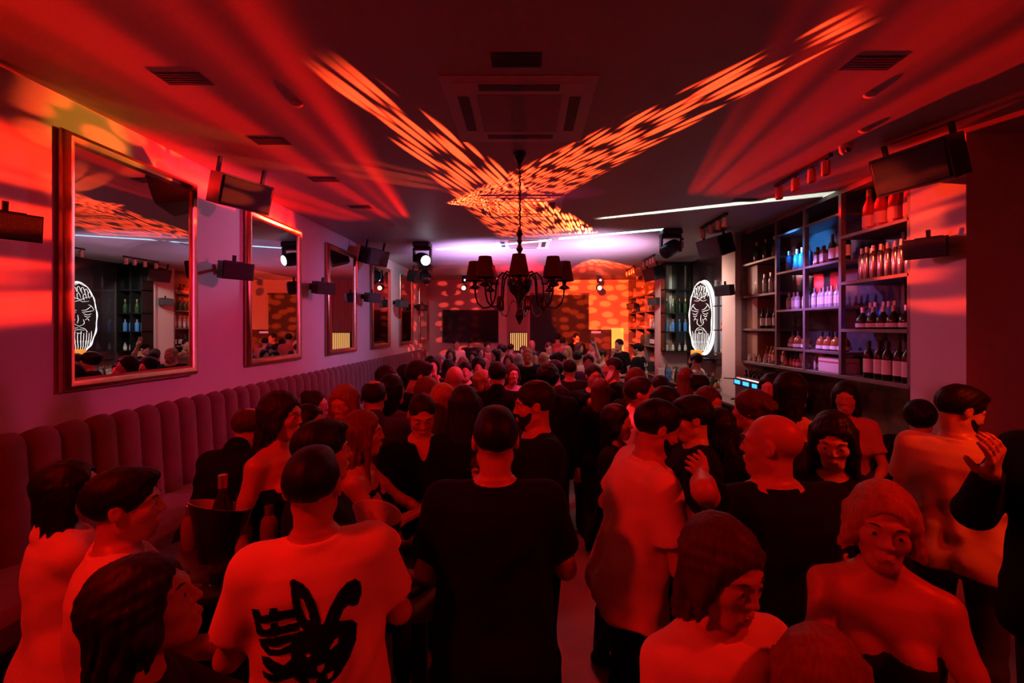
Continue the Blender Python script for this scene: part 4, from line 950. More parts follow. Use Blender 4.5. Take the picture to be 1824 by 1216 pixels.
            if hair in ('longfront', 'wavy', 'bob', 'chin'):
                for s in (-1, 1):
                    p0 = hp(s*.062, -.045, .055); p1 = hp(s*.084, -.018 if hair == 'bob' else -.025, -.05); p2 = p1+np.array([s*.006, .008, -.06]) if hair == 'bob' else p1+np.array([s*.012, -.01, -max(.02, (L-.08)*.9)]); A.cone(p0, p1, .013, .019, k=.02); A.cone(p1, p2, .021, .007, k=.02)
        if hair in ('long', 'longfront', 'wavy', 'bob', 'chin'):
            for s in (-1, 1): A.ell(hp(s*.076, .012, -.012), np.array((.022, .042, .062))*hs, k=.02, Rm=Rn)
        if hair in ('bun', 'updo'):
            A.ell(hp(0, .085, .085) if hair == 'bun' else hp(0, .115, .0), (.048, .045, .042), k=.015)
            A.cone(hp(-.07, -.03, .03), hp(-.066, .05, -.03), .016, .02, k=.02); A.cone(hp(.07, -.03, .03), hp(.066, .05, -.03), .016, .02, k=.02)
        if hair == 'pony': A.cone(hp(0, .11, .03), hp(0, .15, -.12), .03, .02, k=.02)
        if hair == 'balding': A.ell(hp(0, .0, .13), np.array((.062, .082, .06))*hs, k=.006, Rm=Rn, sub=True)
        # the face stays open
        top_h = {'short': .0, 'buzz': .012, 'quiff': -.008, 'fade': -.004, 'curly': -.008, 'balding': .05, 'updo': .012, 'bun': .01}.get(hair, .0)
        A.ell(hp(0, -.10, -.052+top_h), np.array((.064+.004*rg.rand(), .072, .117+.006*rg.rand()))*hs, k=.006, Rm=Rn, sub=True)
        if hair in ('short', 'buzz', 'quiff', 'fade', 'balding'):
            for s in (-1, 1): A.ell(hp(s*.085, -.004, -.03), np.array((.02, .03, .045))*hs, k=.005, Rm=Rn, sub=True)
        if lod < 2:    # locks and strands
            X_, Y_, Z_ = A.grid(sl); x, y, z = X_-hc0[0], Y_-hc0[1], Z_-hc0[2]; am = {'buzz': .0006, 'fade': .0008, 'curly': .002, 'updo': .0, 'bun': .001, 'short': .0014, 'quiff': .0016}.get(hair, .0022)
            A.F = A.F+(am*(np.sin(x*95+6*np.sin(z*17+ang))*np.sin(y*70+5*np.sin(z*21+ang*2))+.7*np.sin(np.arctan2(x, y-.02)*26+z*26+ang))).astype(np.float32)
        V, Q = A.mesh()
        if len(Q): npmesh('hair', V, Q, hairm(hc), t)
        if hair == 'cap': pass
    if beard:
        A = Field(*[adaptive(hc0[i]-.14, hc0[i]+.14, fine, fine, []) for i in range(3)])
        A.ell(hp(0, -.025, -.040), np.array((.062, .065, .078))*hs, k=.02, Rm=Rn, o=.004); A.cone(hp(-.018, -.064, -.10), hp(.018, -.064, -.10), .023*hs, .023*hs, k=.03)
        X_, Y_, Z_ = A.grid((slice(None),)*3); x, y, z = [Rn[0][i]*(X_-hc0[0])+Rn[1][i]*(Y_-hc0[1])+Rn[2][i]*(Z_-hc0[2]) for i in range(3)]
        A.F = smax(A.F, (z+.045-np.abs(x)*.5).astype(np.float32), .006); A.ell(hp(0, -.115, -.062), (.022, .03, .016), k=.004, Rm=Rn, sub=True); V, Q = A.mesh()
        if len(Q): npmesh('beard', V, Q, hairm(hc), t)
    if lod == 0:
        MB().tube([hp(-.021, -.082, -.0665), hp(-.010, -.0915, -.0655), hp(0, -.0955, -.066), hp(.010, -.0915, -.0655), hp(.021, -.082, -.0665)], [.002, .0042, .0048, .0042, .002], 8).build('lips', M_lip, t, smooth=True)
        for s in (-1, 1):
            MB().tube([hp(s*.014, -.0885, .021), hp(s*.030, -.0865, .027), hp(s*.048, -.0715, .022)], [.0022, .0032, .0014], 6).build('eyebrow', hairm(hc if hc in ('black', 'dark') else 'brown'), t, smooth=True)
            e = MB().lathe([(.0005, -.0055), (.004, -.0045), (.0055, 0), (.004, .0045), (.0005, .0055)], 10); q = e.build('eye', M_eye, t, smooth=True); q.location = hp(s*.031, -.0852, -.001); q.scale = (1, .5, 1)
    if glasses and lod < 2:
        m = MB()
        for s in (-1, 1):
            ring = [tuple(hp(s*.032+.024*math.cos(a*PI/6), -.104, .0+.018*math.sin(a*PI/6))) for a in range(13)]; m.tube(ring, .002, 5, cap=False); m.tube([hp(s*.056, -.104, 0), hp(s*.082, .01, .005)], .002, 5)
        m.tube([hp(-.008, -.106, .004), hp(.008, -.106, .004)], .002, 5); m.build('glasses', M_blackp, t)
    return t, dict(hp=hp, up=up, WR=WR, HD=HD, sc=sc, shirt=shirt, Rn=Rn, hc0=hc0)
def hold(t, info, s, name, make, label, cat, group=None, off=.07):
    """something held in a hand: stands in the palm, a thing of its own"""
    w0 = info['WR'][s]+info['HD'][s]*off; M = Matrix.LocRotScale(t.location, t.rotation_euler, t.scale); o = make(name); o.location = M @ Vector(w0); tag(o, label, cat, group); return o

# ------------------------------------------------------------------ high tables, stools, buckets, glasses
def make_table(loc, r, label, sq=False):
    t = empty('high_table', loc, label=label, cat='table')
    if sq: MB().box((-r, -r, 1.0), (r, r, 1.035), .01).build('tabletop', M_wood, t)
    else: MB().lathe([(r-.01, 1.0), (r, 1.008), (r, 1.03), (r-.01, 1.035)], 40).build('tabletop', M_wood, t, smooth=True)
    MB().lathe([(.035, .03), (.035, 1.0)], 14).build('pole', M_blackm, t, smooth=True); MB().lathe([(.24, 0), (.24, .015), (.05, .035)], 28).build('base', M_blackm, t, smooth=True)
    return t
make_table((-1.42, 2.12, 0), .36, 'round high table under the ice bucket by the banquette')
make_table((-.46, 1.98, 0), .30, 'round high table crowded with glasses behind the printed tee shirt')
make_table((-1.75, 3.35, 0), .3, 'round high table behind the woman in the strapless dress')
def make_stool():
    t = empty('bar_stool'); MB().lathe([(.15, -.07), (.17, -.06), (.175, -.02), (.16, 0), (.02, .005)], 24).build('seat', M_blackp, t, smooth=True)
    for k in range(4):
        a = PI/4+k*PI/2; MB().tube([(.12*math.cos(a), .12*math.sin(a), -.07), (.2*math.cos(a), .2*math.sin(a), -.72)], .012, 8).build('leg', M_blackm, t)
    MB().tube([(.165*math.cos(a*PI/8), .165*math.sin(a*PI/8), -.42) for a in range(17)], .009, 6, cap=False).build('foot_ring', M_blackm, t)
    return t
STOOL = []
def stool_under(t, info, label):
    z = t.location.z+.845*info['sc']
    if not STOOL: STOOL.append(make_stool()); o = STOOL[0]
    else: o = dup(STOOL[0])
    k = z/.72; o.location = (t.location.x, t.location.y, z); o.scale = (1, 1, k); 
    c = Matrix.Rotation(t.rotation_euler.z, 3, 'Z') @ Vector((0, .03, 0)); o.location += c; o['label'] = label; o['category'] = 'bar stool'; o['group'] = 'bar stools'

def bucket(loc, label, rz=0, tilt=0, s=1):
    t = empty('ice_bucket', loc, rz, label=label, cat='ice bucket', group='black ice buckets with white insides')
    n = 40; m = MB(); mi = MB()
    def ring(r, z0, wave):   # the rim rises and dips like a scoop
        return [(r*math.cos(2*PI*k/n), r*math.sin(2*PI*k/n)*.9, z0+wave*(.035*math.cos(2*PI*k/n)+.02*math.sin(2*PI*k/n))) for k in range(n)]
    A = [ring(.085, 0, 0), ring(.098, .1, 0), ring(.125, .24, 1)]; 
    for (M_, LL) in ((m, A), (mi, [ring(.121, .2395, 1), ring(.094, .1, 0), ring(.082, .015, 0)])):
        vs = [q for L_ in LL for q in L_]; fs = [(i*n+k, i*n+(k+1) % n, (i+1)*n+(k+1) % n, (i+1)*n+k) for i in range(len(LL)-1) for k in range(n)]
        M_.add(vs, fs)
    m.add([q for q in A[0]], [tuple(range(n))]); mi.add(ring(.082, .015, 0), [tuple(range(n))])
    rr = MB(); vs = A[2]+ring(.121, .2395, 1); rr.add(vs, [(k, (k+1) % n, (k+1) % n+n, k+n) for k in range(n)])
    m.build('outer_wall', M_black, t, smooth=True); mi.build('white_lining', mat('bucket_white', (.72, .7, .68), .4), t, smooth=True); rr.build('rim', MATS['bucket_white'], t)
    t.rotation_euler = (R(tilt), 0, rz); t.scale = (s, s, s); return t
bucket((-1.42, 2.12, 1.036), 'black ice bucket with a white inside on the table by the banquette', rz=R(200), s=1.0)
bucket((-.665, 2.12, 1.036), 'ice bucket with white inside behind the printed tee shirt, further back', rz=R(150), tilt=-10, s=.92)
bucket((-.60, 1.86, 1.036), 'ice bucket with white inside behind the printed tee shirt, nearer', rz=R(150), tilt=-10, s=.95)
put_bottle('champ', (-1.43, 2.15, 1.055), 1.1, 'bottle standing in the ice bucket by the banquette', None)
for i, (x, y, k, d) in enumerate([(-1.66, 1.95, 'beer', 'small capped bottle left of the ice bucket, nearer the camera'), (-1.62, 2.2, 'beer', 'small capped bottle left of the ice bucket, further back'), (-1.24, 2.2, 'beer', 'small capped bottle right of the ice bucket'), (-.44, 2.0, 'beer', 'small bottle standing among glasses on the crowded table'), (-.40, 2.14, 'small', 'small bottle at the back of the crowded table'), (-1.76, 3.3, 'champ', 'champagne bottle on the table behind the strapless dress')]):
    put_bottle(k, (x, y, 1.036), 1.15, d, None)
def wine_glass(name):
    m = MB().lathe([(.034, 0), (.034, .003), (.005, .008), (.004, .075), (.02, .09), (.036, .115), (.038, .14), (.032, .175), (.0305, .175), (.036, .14), (.034, .117), (.019, .094), (.002, .086)], 20); return m.build('wine_glass', M_glass, smooth=True)
def tumbler(name):
    m = MB().lathe([(.034, 0), (.038, .09), (.0365, .09), (.033, .01), (.002, .008)], 20); o = m.build('tumbler', M_glass, smooth=True)
    MB().lathe([(.033, .0101), (.0355, .06)], 18).build('drink', mat('amber_drink', (.5, .15, .03), .05, trans=.6), o); return o
WG = wine_glass('wine_glass'); TU = tumbler('tumbler'); first = {'w': 1, 't': 1}
def put_glass(k, loc, label, s=1.0):
    src = WG if k == 'w' else TU
    if first[k]: first[k] = 0; o = src
    else: o = dup(src)
    o.location = loc; o.scale = (s, s, s); tag(o, label, 'glass', 'glasses'); return o
for x, y, k, d in [(-.52, 1.80, 'w', 'large wine glass nearest the printed tee shirt'), (-.60, 1.76, 't', 'tumbler beside the large wine glass on the crowded table'), (-.33, 1.85, 't', 'tumbler at the right side of the crowded table'), (-.28, 2.02, 'w', 'wine glass at the right back of the crowded table'), (-.5, 2.12, 't', 'tumbler in the middle of the crowded table'), (-1.28, 1.9, 't', 'tumbler in front of the ice bucket by the banquette'), (-1.55, 1.86, 'w', 'wine glass in front of the man in the pale tee at left'), (-1.3, 2.36, 't', 'tumbler behind the ice bucket by the banquette'), (-1.68, 3.45, 'w', 'wine glass on the table behind the strapless dress')]:
    put_glass(k, (x, y, 1.036), d, 1.0)
for i in range(22):
    y = 4.0+i*.22+rnd.uniform(-.05, .05); x = rnd.uniform(1.93, 2.2); k = rnd.choice('wt')
    put_glass(k, (x, y, 1.101), ('wine glass' if k == 'w' else 'tumbler')+' on the bar counter, number %s along it from the camera' % ['one', 'two', 'three', 'four', 'five', 'six', 'seven', 'eight', 'nine', 'ten', 'eleven', 'twelve', 'thirteen', 'fourteen', 'fifteen', 'sixteen', 'seventeen', 'eighteen', 'nineteen', 'twenty', 'twenty-one', 'twenty-two'][i])
for i in range(8):
    d = 'capped bottle standing on the bar counter among the glasses'; put_bottle(rnd.choice(['rum', 'vodka', 'champ']), (1.88+.32*(i % 2), 4.1+i*.6, 1.101), .9, d+', '+ORD[i]+' from the camera', d)
g = empty('beer_tap', (2.05, 3.98, 1.1), label='curved chrome tap on the near end of the bar counter', cat='tap')
MB().lathe([(.03, 0), (.03, .01), (.012, .02), (.012, .2)], 14).tube([(0, 0, .19), (.01, 0, .26), (-.05, 0, .3), (-.12, 0, .28), (-.13, 0, .24)], .011, 8).build('spout', M_steel, g, smooth=True)
g = empty('paper_lantern', (2.35, 9.2, 1.021+.08), label='white boxes stacked at the far end of the bar by the pillar', cat='box')
bpy.data.objects.remove(g)
tag(MB().box((2.95, 10.1, 1.021), (3.2, 10.35, 1.2), .01).build('carton', M_white), 'white carton on the back counter before the second pillar', 'box')

# ------------------------------------------------------------------ the crowd
def print_on(t, info, polyfn, x0, x1, z0, z1, cell, name, m, side=1):
    """flat print laid on the back (side=1) or chest (-1) of the shirt, following the cloth"""
    from mathutils.bvhtree import BVHTree
    sh = info['shirt']; me = sh.data
    co = np.zeros(len(me.vertices)*3, np.float32); me.vertices.foreach_get('co', co); fl = [tuple(p.vertices) for p in me.polygons]
    bv = BVHTree.FromPolygons([tuple(q) for q in co.reshape(-1, 3)], fl); nx = int((x1-x0)/cell); nz = int((z1-z0)/cell); pt = {}; vs = []; fs = []
    def vert(i, k):
        if (i, k) not in pt:
            x = x0+i*cell; z = z0+k*cell; h = bv.ray_cast(Vector((x, side*.6, z)), Vector((0, -side, 0)))
            pt[(i, k)] = len(vs); vs.append((x, (h[0].y if h[0] else 0)+side*.003, z))
        return pt[(i, k)]
    for i in range(nx):
        for k in range(nz):
            if polyfn(x0+(i+.5)*cell, z0+(k+.5)*cell): fs.append((vert(i, k), vert(i+1, k), vert(i+1, k+1), vert(i, k+1)))
    me2 = bpy.data.meshes.new(name); me2.from_pydata(vs, [], fs); me2.materials.append(m); o = bpy.data.objects.new(name, me2); COL.objects.link(o); o.parent = t; return o
def inpoly(x, y, P_):
    c = False; j = len(P_)-1
    for i in range(len(P_)):
        if (P_[i][1] > y) != (P_[j][1] > y) and x < (P_[j][0]-P_[i][0])*(y-P_[i][1])/(P_[j][1]-P_[i][1])+P_[i][0]: c = not c
        j = i
    return c
# the printed design, drawn in the photo's own pixels (a hare's head with one bent ear, and letters running up beside it)
EARL = [(536, 1033), (541, 1030), (556, 1040), (566, 1052), (576, 1075), (583, 1105), (585, 1122), (560, 1125), (545, 1110), (540, 1080), (537, 1050)]
EARLH = [(551, 1061), (557, 1066), (564, 1090), (566, 1105), (560, 1102), (553, 1080)]
EARR = [(585, 1122), (600, 1090), (615, 1068), (630, 1058), (645, 1058), (654, 1068), (655, 1090), (648, 1107), (640, 1106), (630, 1098), (622, 1103), (612, 1122)]
HEAD = [(545, 1125), (560, 1118), (585, 1116), (615, 1120), (636, 1130), (645, 1145), (642, 1175), (630, 1200), (612, 1225), (590, 1240), (560, 1235), (540, 1210), (532, 1180), (536, 1145)]
HOLES = [[(596, 1167), (605, 1155), (613, 1152), (612, 1166), (600, 1171)], [(554, 1165), (560, 1160), (566, 1166), (560, 1170)], [(574, 1188), (588, 1188), (587, 1197), (580, 1203), (575, 1197)], [(557, 1210), (576, 1211), (570, 1222), (560, 1222)], [(590, 1211), (603, 1213), (600, 1222), (592, 1222)]]
LET = [[(472, 1075), (484, 1075), (487, 1086), (501, 1084), (502, 1073), (514, 1073), (516, 1081), (545, 1080), (547, 1096), (476, 1100)],
       [(476, 1100), (486, 1100), (488, 1112), (502, 1111), (503, 1101), (514, 1101), (516, 1110), (546, 1107), (548, 1121), (478, 1127)]]
LO = [(481, 1135), (495, 1128), (545, 1126), (551, 1135), (550, 1150), (535, 1160), (495, 1158), (482, 1148)]; LOH = [(496, 1142), (515, 1145), (537, 1139), (534, 1145), (515, 1150), (498, 1147)]
LK = [[(484, 1192), (548, 1188), (548, 1202), (486, 1206)], [(484, 1165), (497, 1161), (522, 1178), (545, 1163), (549, 1175), (530, 1190), (505, 1190), (486, 1178)]]

people = {}
def add(key, *a, **k): people[key] = person(*a, **k); return people[key]
# front of the crowd
t, i_ = add('white_shirt_woman', 128, 822, 1.78, 98, 'seated woman with long black hair and open white shirt beside the banquette', 'f', 'long', 'black', 'white', 'long', stool=True, la='table', ra='table', top_style='overshirt', yaw=-24, pitch=-8)
stool_under(t, i_, 'bar stool under the woman in the open white shirt')
t, i_ = add('pale_tee_man', 226, 838, 1.58, 92, 'seated man with dark quiff and pale tee at lower left', 'm', 'quiff', 'black', 'white', stool=True, la='table', ra='table', yaw=-15, wd=.98)
stool_under(t, i_, 'bar stool under the man with the dark quiff')
t, i_ = add('front_left_woman', 262, 992, 1.02, 86, 'woman with dark hair in front at lower left, face raised to the right', 'f', 'bob', 'dark', 'dark', 'long', stool=True, la='table', ra='table', yaw=-12, pitch=-16, top_style='long')
stool_under(t, i_, 'bar stool under the dark-haired woman at lower left')
t, pr_ = add('printed_tee_man', 556, 800, 1.42, 178, 'man seen from behind in a white tee with a black hare print', 'm', 'fade', 'black', 'white', la='bent', ra='bent', wd=.95, yaw=-14, tilt=2)
def pxf(x, z):
    # local back coordinates of the shirt to photo pixels (the man stands turned by 172 degrees)
    return None
def design(u, v):
    a = inpoly(u, v, EARL) and not inpoly(u, v, EARLH); b = inpoly(u, v, EARR); c = inpoly(u, v, HEAD) and not any(inpoly(u, v, h) for h in HOLES)
    return a or b or c or any(inpoly(u, v, h) for h in LET) or (inpoly(u, v, LO) and not inpoly(u, v, LOH)) or any(inpoly(u, v, h) for h in LK)
yb_ = t.location.y-.15; kx = yb_/810.7/pr_['sc']; u0 = 936+t.location.x*810.7/yb_; zz0 = (2.1-(1073-584)/810.7*yb_)/pr_['sc']     # metres per photo pixel on his back
SHX = 14
print_on(t, pr_, lambda x, z: design(562-x/kx+SHX, 1072+(zz0-z)/kx), -.19, .17, 1.1, 1.46, .002, 'shirt_print', clothm('black'))
add('profile_behind', 577, 752, 1.82, 100, 'man in black right behind the printed tee, dark hair, facing right', 'm', 'quiff', 'black', 'black', la='table', ra='table')
add('strapless_woman', 503, 700, 2.35, 48, 'woman with dark hair and bare shoulders in a black strapless dress', 'f', 'bob', 'dark', 'black', 'none', la='bent', ra='down', top_style='strapless', yaw=12, pitch=4)
add('bending_man', 445, 728, 2.72, 140, 'balding man in black leaning over against the banquette', 'm', 'balding', 'brown', 'black', 'long', lean=22, la='table', ra='table', top_style='jacket')
add('wavy_woman', 648, 733, 2.35, 80, 'woman with long wavy reddish hair in a black dress facing right', 'f', 'wavy', 'red', 'black', 'none', la='table', ra='phone', top_style='cami', yaw=5)
add('vneck_man', 752, 704, 2.72, 5, 'man in a black open-neck shirt looking down at the table', 'm', 'buzz', 'dark', 'black', 'long', la='table', ra='table', top_style='vneck', pitch=24, wd=1.1)
add('black_tee_back', 868, 727, 1.72, 176, 'broad man in a black tee seen from behind in the centre', 'm', 'fade', 'black', 'black', la='bent', ra='bent', wd=1.06, yaw=8, dx=.03)
t, i_ = add('bearded_left_man', 950, 681, 2.48, -75, 'tall bearded man in a black tee facing left in the centre', 'm', 'short', 'dark', 'black', la='drink', ra='down', wd=1.15, beard=True, yaw=-10, pitch=6)
add('white_tee_man', 1172, 716, 2.12, 112, 'big man in a loose white tee leaning towards the bald man', 'm', 'quiff', 'black', 'white', la='side', ra='bent', wd=1.22, lean=10, pitch=14, legs='black', beard=True)
t, bald = add('bald_man', 1372, 738, 1.78, -150, 'bald man in a black tee seen from behind, face to the left', 'm', 'bald', 'dark', 'black', la=(.27, -.02, 1.52, .1, 1, -.6), ra='bent', wd=1.28, yaw=48, legs='black')
add('facing_left_dark', 1232, 708, 2.55, -80, 'man in a black tee facing the big white tee, short dark hair', 'm', 'quiff', 'black', 'black', la='bent', ra='bent', wd=1.05, beard=False, pitch=6)
add('phone_woman', 1484, 738, 2.02, 0, 'woman with long black hair and a black jacket looking down at her phone', 'f', 'longfront', 'black', 'black', 'long', la='phone', ra='phone', top_style='jacket', pitch=18)
add('updo_woman', 1572, 866, 1.3, 8, 'smiling woman with short blond hair and bare shoulders, facing the camera', 'f', 'chin', 'blond', 'dark', 'none', la='bent', ra='table', top_style='strapless', yaw=0, roll=5, stool=False, pitch=2)
add('bob_woman', 1290, 930, 1.08, 38, 'woman with a straight brown bob and a white top in front', 'f', 'bob', 'brown', 'white', 'long', la='bent', ra='bent', top_style='long', pitch=12, yaw=10, wd=1.05)
t, i_ = add('bottom_woman', 1470, 1125, .98, 150, 'fair-haired woman cut off by the bottom of the frame', 'f', 'bob', 'light', 'black', 'none', la='bent', ra='bent', top_style='cami', stool=True, yaw=0)
stool_under(t, i_, 'bar stool under the fair-haired woman at the bottom edge')
add('tee_back_bearded', 1712, 690, 2.42, 168, 'bearded dark-haired man in a loose orange-lit tee seen from behind', 'm', 'quiff', 'black', 'cream', la='bent', ra='table', wd=1.12, beard=True, yaw=-48, pitch=20, legs='denim')
add('edge_person', 1950, 610, 1.6, -30, 'person in black at the right edge of the frame', 'm', 'short', 'black', 'black', 'long', la='drink', ra=(.05, -.34, 1.40), wd=1.1, top_style='jacket')
add('dark_person_right', 1640, 716, 3.1, 170, 'dark-haired person in black between the blouse and the bearded man', 'm', 'curly', 'black', 'black', 'long', la='bent', ra='bent')
add('bar_woman', 1507, 681, 3.35, 2, 'dark-haired woman in a pink blouse behind the bar, hand at her chin', 'f', 'long', 'black', 'pink', 'short', ra='chin', la='bent', top_style='tee', pitch=4, yaw=-8)
add('curly_bare_woman', 1412, 664, 3.0, 150, 'woman with a mass of black curls and bare shoulders at the bar', 'f', 'long', 'black', 'dark', 'none', la='bent', ra='bent', top_style='cami', yaw=-10)
add('curly_man', 1336, 698, 2.95, -100, 'person with brown curly hair facing left behind the bald man', 'm', 'curly', 'brown', 'dark', 'long', la='bent', ra='bent')
add('hooded_woman', 1374, 666, 3.6, -20, 'woman with black hair parted around a red face near the blue displays', 'f', 'longfront', 'black', 'dark', 'long', la='bent', ra='bent', top_style='long')
# middle of the crowd
mid = [
 ('m1', 563, 697, 3.5, 65, 'woman with tied dark hair and a round face by the banquette', 'f', 'bun', 'dark', 'dark', {}),
 ('m1b', 552, 722, 3.0, 60, 'small dark-haired woman seated below the tied-hair woman', 'f', 'bob', 'black', 'dark', {}),
 ('m2', 612, 687, 3.05, -30, 'woman with light wavy hair looking down to the left', 'f', 'wavy', 'light', 'red', dict(pitch=14)),
 ('m3', 666, 677, 3.15, 178, 'balding man seen from behind in a dark purple jacket', 'm', 'balding', 'dark', 'navy', dict(sleeve='long', top_style='jacket')),
 ('m4', 692, 652, 4.15, 88, 'woman with dark wavy hair and lilac top in profile to the right', 'f', 'wavy', 'dark', 'lilac', dict(sleeve='long', top_style='long')),
 ('m5', 726, 650, 4.6, 95, 'woman in black with a dangling earring turned right', 'f', 'bob', 'black', 'black', dict(sleeve='long')),
 ('m6', 748, 644, 3.85, 100, 'dark-haired man bending right over his neighbour', 'm', 'quiff', 'dark', 'black', dict(lean=14, sleeve='long')),
 ('m7', 769, 635, 5.3, 12, 'woman with a yellow-lit face and dark hair', 'f', 'long', 'black', 'black', dict(la='chin')),
 ('m8', 810, 652, 4.05, 178, 'bald man seen from behind left of the centre', 'm', 'bald', 'grey', 'dark', {}),
 ('m9', 790, 684, 3.0, 165, 'woman with long blond hair seen from behind', 'f', 'long', 'blond', 'black', {}),
 ('m9b', 762, 672, 3.5, 150, 'short reddish-haired woman behind the open-neck shirt', 'f', 'bob', 'red', 'dark', {}),
 ('m10', 827, 688, 2.75, 176, 'woman with long dark brown hair seen from behind', 'f', 'long', 'dark', 'black', dict(sleeve='long')),
 ('m11', 886, 645, 4.25, 180, 'black-haired man in a black shirt seen from behind', 'm', 'short', 'black', 'black', dict(sleeve='long', top_style='collar', wd=1.1)),
 ('m12', 862, 660, 4.4, 60, 'woman with pink-lit blond hair looking right', 'f', 'wavy', 'blond', 'dark', {}),
 ('m13', 976, 650, 4.0, 176, 'curly black-haired man in a dark jacket seen from behind', 'm', 'curly', 'black', 'black', dict(sleeve='long', top_style='jacket', wd=1.05)),
 ('m14', 1058, 650, 4.65, 20, 'man holding a raised hand over his face', 'm', 'short', 'dark', 'black', dict(ra=(-.05, -.28, 1.62), wd=1.1)),
 ('m15', 1070, 675, 4.3, 176, 'woman with long straight hair, black top and dark trousers seen from behind', 'f', 'long', 'red', 'black', dict(sleeve='long', legs='denim', lod=1)),
 ('m16', 1090, 637, 5.0, -85, 'man with cropped hair in profile to the left', 'm', 'buzz', 'dark', 'black', dict(sleeve='long')),
 ('m17', 1100, 722, 2.9, 75, 'woman with short black hair half hidden behind the big white tee', 'f', 'bob', 'black', 'black', dict(sleeve='long')),
 ('m18', 1145, 672, 3.25, 80, 'man in a bright red-lit open shirt with his chin up', 'm', 'short', 'dark', 'white', dict(sleeve='long', top_style='collar', pitch=-12)),
 ('m19', 1133, 656, 3.9, 168, 'woman with thick red hair behind the bright shirt', 'f', 'wavy', 'red', 'dark', {}),
 ('m20', 1176, 670, 3.9, 175, 'woman with straight black hair near the bar', 'f', 'long', 'black', 'black', {}),
 ('m21', 1264, 691, 3.35, 50, 'woman with smooth brown hair looking towards the bar', 'f', 'bob', 'brown', 'black', dict(pitch=4)),
 ('m22', 1250, 668, 4.3, 120, 'woman with a black hair bun leaning on the bar', 'f', 'bun', 'black', 'dark', dict(sleeve='long')),
 ('m23', 1222, 655, 4.9, 170, 'woman with long auburn hair and a cream top at the bar', 'f', 'long', 'red', 'cream', dict(sleeve='long')),
 ('m24', 1284, 728, 2.62, 160, 'woman with black hair behind the raised fist', 'f', 'bob', 'black', 'black', dict(sleeve='long')),
 ('m25', 1190, 690, 2.9, 110, 'dark-haired person hidden behind the head of the big white tee', 'm', 'short', 'black', 'dark', {}),
 ('m26', 912, 649, 5.2, 20, 'woman with a red-lit face lifted between two men', 'f', 'bob', 'brown', 'pink', {}),
 ('m27', 985, 642, 4.9, -60, 'dark-haired man turned left behind the curly man', 'm', 'short', 'black', 'dark', dict(sleeve='long')),
 ('m28', 1238, 629, 7.1, -110, 'bartender in a pale shirt working behind the bar', 'm', 'short', 'black', 'white', dict(beard=True, la='bent', ra='bent', lod=1)),
 ('m30', 1102, 604, 10.2, -40, 'man in a black tee with a topknot by the amber panel', 'm', 'short', 'black', 'black', dict(ra='chin')),
 ('m31', 700, 668, 3.5, 130, 'dark-haired woman behind the balding man', 'f', 'long', 'black', 'lilac', {}),
]
for key, px, py, Y, fc, lb, sx_, hr, hc_, tp, kw in mid: add(key, px, py, Y, fc, lb, sx_, hr, hc_, tp, **kw)
t, i_ = add('m29', 1136, 612, 9.3, -110, 'bartender in a black cap and a black tee with white letters', 'm', 'short', 'black', 'black', la='bent', ra='side', lod=1)
cp = Field(*[adaptive(i_['hc0'][j]-.16, i_['hc0'][j]+.17, .008, .008, []) for j in range(3)])
cp.ell(i_['hp'](0, .018, .06), (.092, .112, .075), k=.01); cp.ell(i_['hp'](0, -.115, .055), (.06, .06, .008), k=.01); cp.ell(i_['hp'](0, .018, -.03), (.11, .13, .075), k=.003, sub=True)
V, Q = cp.mesh(); npmesh('cap', V, Q, clothm('black'), t)
fc_ = bpy.data.curves.new('shirt_print', 'FONT'); fc_.body = 'Kod'; fc_.size = .12; fc_.align_x = 'CENTER'; fc_.extrude = .001; f0 = bpy.data.objects.new('lettering', fc_); COL.objects.link(f0); fc_.materials.append(mat('white_print', (.8, .8, .78), .6)); bpy.context.view_layer.update(); fme = bpy.data.meshes.new_from_object(f0.evaluated_get(bpy.context.evaluated_depsgraph_get())); bpy.data.objects.remove(f0); fo = bpy.data.objects.new('shirt_print', fme); COL.objects.link(fo); fo.parent = t
fo.location = (.02, .152, 1.30); fo.rotation_euler = (R(90), 0, R(180))
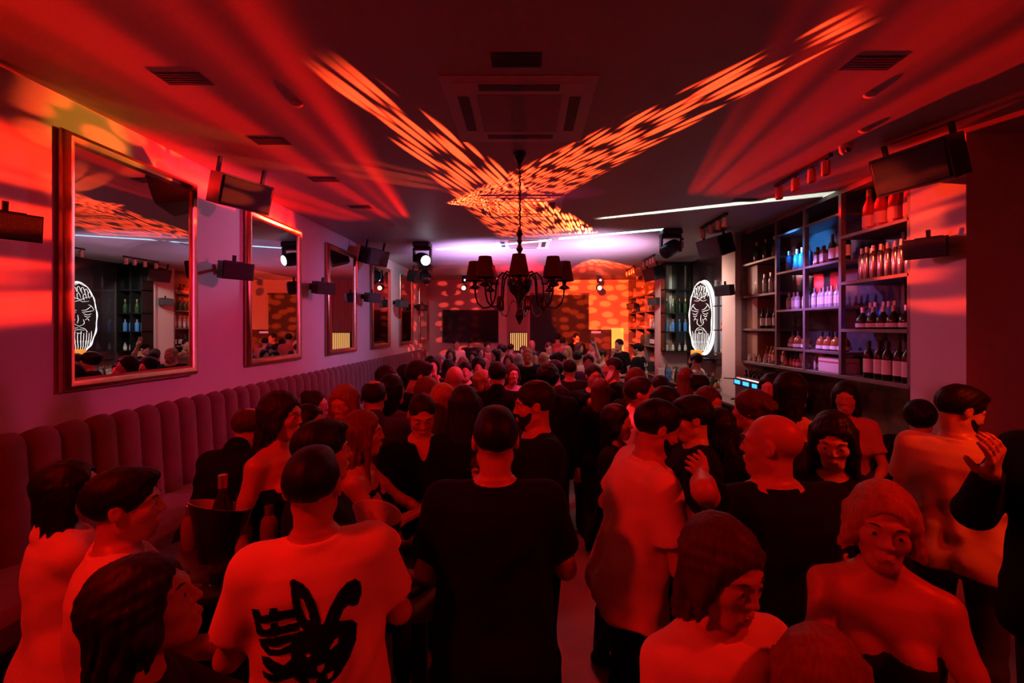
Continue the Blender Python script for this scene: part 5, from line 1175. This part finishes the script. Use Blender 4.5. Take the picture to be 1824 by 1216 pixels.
# far crowd: small heads before the back wall
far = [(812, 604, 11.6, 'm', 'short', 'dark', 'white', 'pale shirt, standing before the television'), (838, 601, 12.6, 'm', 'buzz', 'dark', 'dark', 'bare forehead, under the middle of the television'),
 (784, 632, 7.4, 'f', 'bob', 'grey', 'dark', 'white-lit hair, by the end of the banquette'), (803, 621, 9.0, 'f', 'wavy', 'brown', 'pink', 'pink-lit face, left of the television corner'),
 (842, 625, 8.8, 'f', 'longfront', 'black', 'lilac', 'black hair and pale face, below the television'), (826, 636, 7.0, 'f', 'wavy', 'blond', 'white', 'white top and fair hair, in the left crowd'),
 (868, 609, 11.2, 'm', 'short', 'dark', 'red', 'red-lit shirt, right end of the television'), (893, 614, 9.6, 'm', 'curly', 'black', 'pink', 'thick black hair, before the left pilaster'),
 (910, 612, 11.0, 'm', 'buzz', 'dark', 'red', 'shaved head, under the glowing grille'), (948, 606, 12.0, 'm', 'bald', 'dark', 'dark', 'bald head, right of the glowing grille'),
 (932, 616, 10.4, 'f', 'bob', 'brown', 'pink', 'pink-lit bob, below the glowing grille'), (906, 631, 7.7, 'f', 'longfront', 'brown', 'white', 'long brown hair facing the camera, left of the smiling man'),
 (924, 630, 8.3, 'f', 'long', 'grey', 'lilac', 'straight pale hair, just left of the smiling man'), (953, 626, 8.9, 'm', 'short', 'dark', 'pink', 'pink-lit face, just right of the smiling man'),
 (978, 610, 10.2, 'm', 'short', 'brown', 'white', 'pale jacket, before the left part of the dark recess'), (994, 594, 13.1, 'm', 'short', 'dark', 'red', 'red-lit, standing tall beside the DJ'),
 (1003, 601, 12.0, 'm', 'buzz', 'dark', 'red', 'round red-lit head, before the dark recess'), (1027, 594, 13.2, 'm', 'short', 'black', 'black', 'black clothes, DJ before the dark recess'),
 (1032, 610, 10.4, 'f', 'bob', 'brown', 'pink', 'pink top, before the right part of the dark recess'), (1056, 606, 11.2, 'm', 'short', 'dark', 'cream', 'amber-lit shirt, before the exit door'),
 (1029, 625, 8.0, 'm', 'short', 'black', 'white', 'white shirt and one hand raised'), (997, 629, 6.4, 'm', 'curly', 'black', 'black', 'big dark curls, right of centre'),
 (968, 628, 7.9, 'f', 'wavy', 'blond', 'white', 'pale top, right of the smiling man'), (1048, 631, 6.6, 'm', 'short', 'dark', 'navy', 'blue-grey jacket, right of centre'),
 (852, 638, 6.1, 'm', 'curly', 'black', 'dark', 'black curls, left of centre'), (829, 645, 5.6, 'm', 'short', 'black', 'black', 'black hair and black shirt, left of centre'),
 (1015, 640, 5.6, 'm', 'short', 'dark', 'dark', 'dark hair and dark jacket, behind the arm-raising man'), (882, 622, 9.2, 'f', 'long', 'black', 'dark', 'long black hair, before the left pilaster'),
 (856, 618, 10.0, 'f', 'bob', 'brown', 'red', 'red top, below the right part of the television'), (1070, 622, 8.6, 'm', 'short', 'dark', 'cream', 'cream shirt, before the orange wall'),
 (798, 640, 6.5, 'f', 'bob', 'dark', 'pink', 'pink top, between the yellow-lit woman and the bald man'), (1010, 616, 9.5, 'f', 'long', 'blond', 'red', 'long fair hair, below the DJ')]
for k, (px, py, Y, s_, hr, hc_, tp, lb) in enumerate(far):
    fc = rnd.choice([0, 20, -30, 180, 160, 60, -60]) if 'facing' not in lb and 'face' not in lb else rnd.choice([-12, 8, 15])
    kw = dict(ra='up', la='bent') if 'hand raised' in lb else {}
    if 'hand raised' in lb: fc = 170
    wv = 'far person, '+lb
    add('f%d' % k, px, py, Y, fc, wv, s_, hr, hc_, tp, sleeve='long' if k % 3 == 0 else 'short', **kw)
add('smiler', 940, 620, 7.3, -4, 'smiling man with cropped fair hair and a black tee facing the camera', 'm', 'buzz', 'blond', 'black', wd=1.08, lod=1, la='table', ra='bent')

# ------------------------------------------------------------------ things people hold, and last small things
def inhand(key, s, mk, label, cat, off=.07, dz=0):
    t, i_ = people[key]; M = Matrix.LocRotScale(t.location, t.rotation_euler, t.scale); p = M @ Vector(i_['WR'][s]+i_['HD'][s]*off); o = mk(); o.location = p+Vector((0, 0, dz)); tag(o, label, cat); return o
def phone():
    t = empty('phone'); MB().box((-.037, -.0045, -.075), (.037, .0045, .075), .004).build('case', M_blackp, t); MB().box((-.034, .0045, -.07), (.034, .0055, .07)).build('screen', M_black, t); return t
o = inhand('phone_woman', 1, phone, 'black phone in the hands of the woman in the black jacket', 'phone', .09); o.rotation_euler = (R(-50), 0, 0)
o = inhand('edge_person', 1, lambda: dup(TU), 'tumbler held by the person at the right edge', 'glass', .09, -.03)
o = inhand('vneck_man', 1, lambda: dup(TU), 'tumbler held by the man in the open-neck shirt', 'glass', .1, -.04); 
o = inhand('bearded_left_man', 1, lambda: dup(WG), 'wine glass held by the tall bearded man', 'glass', .09, -.09)
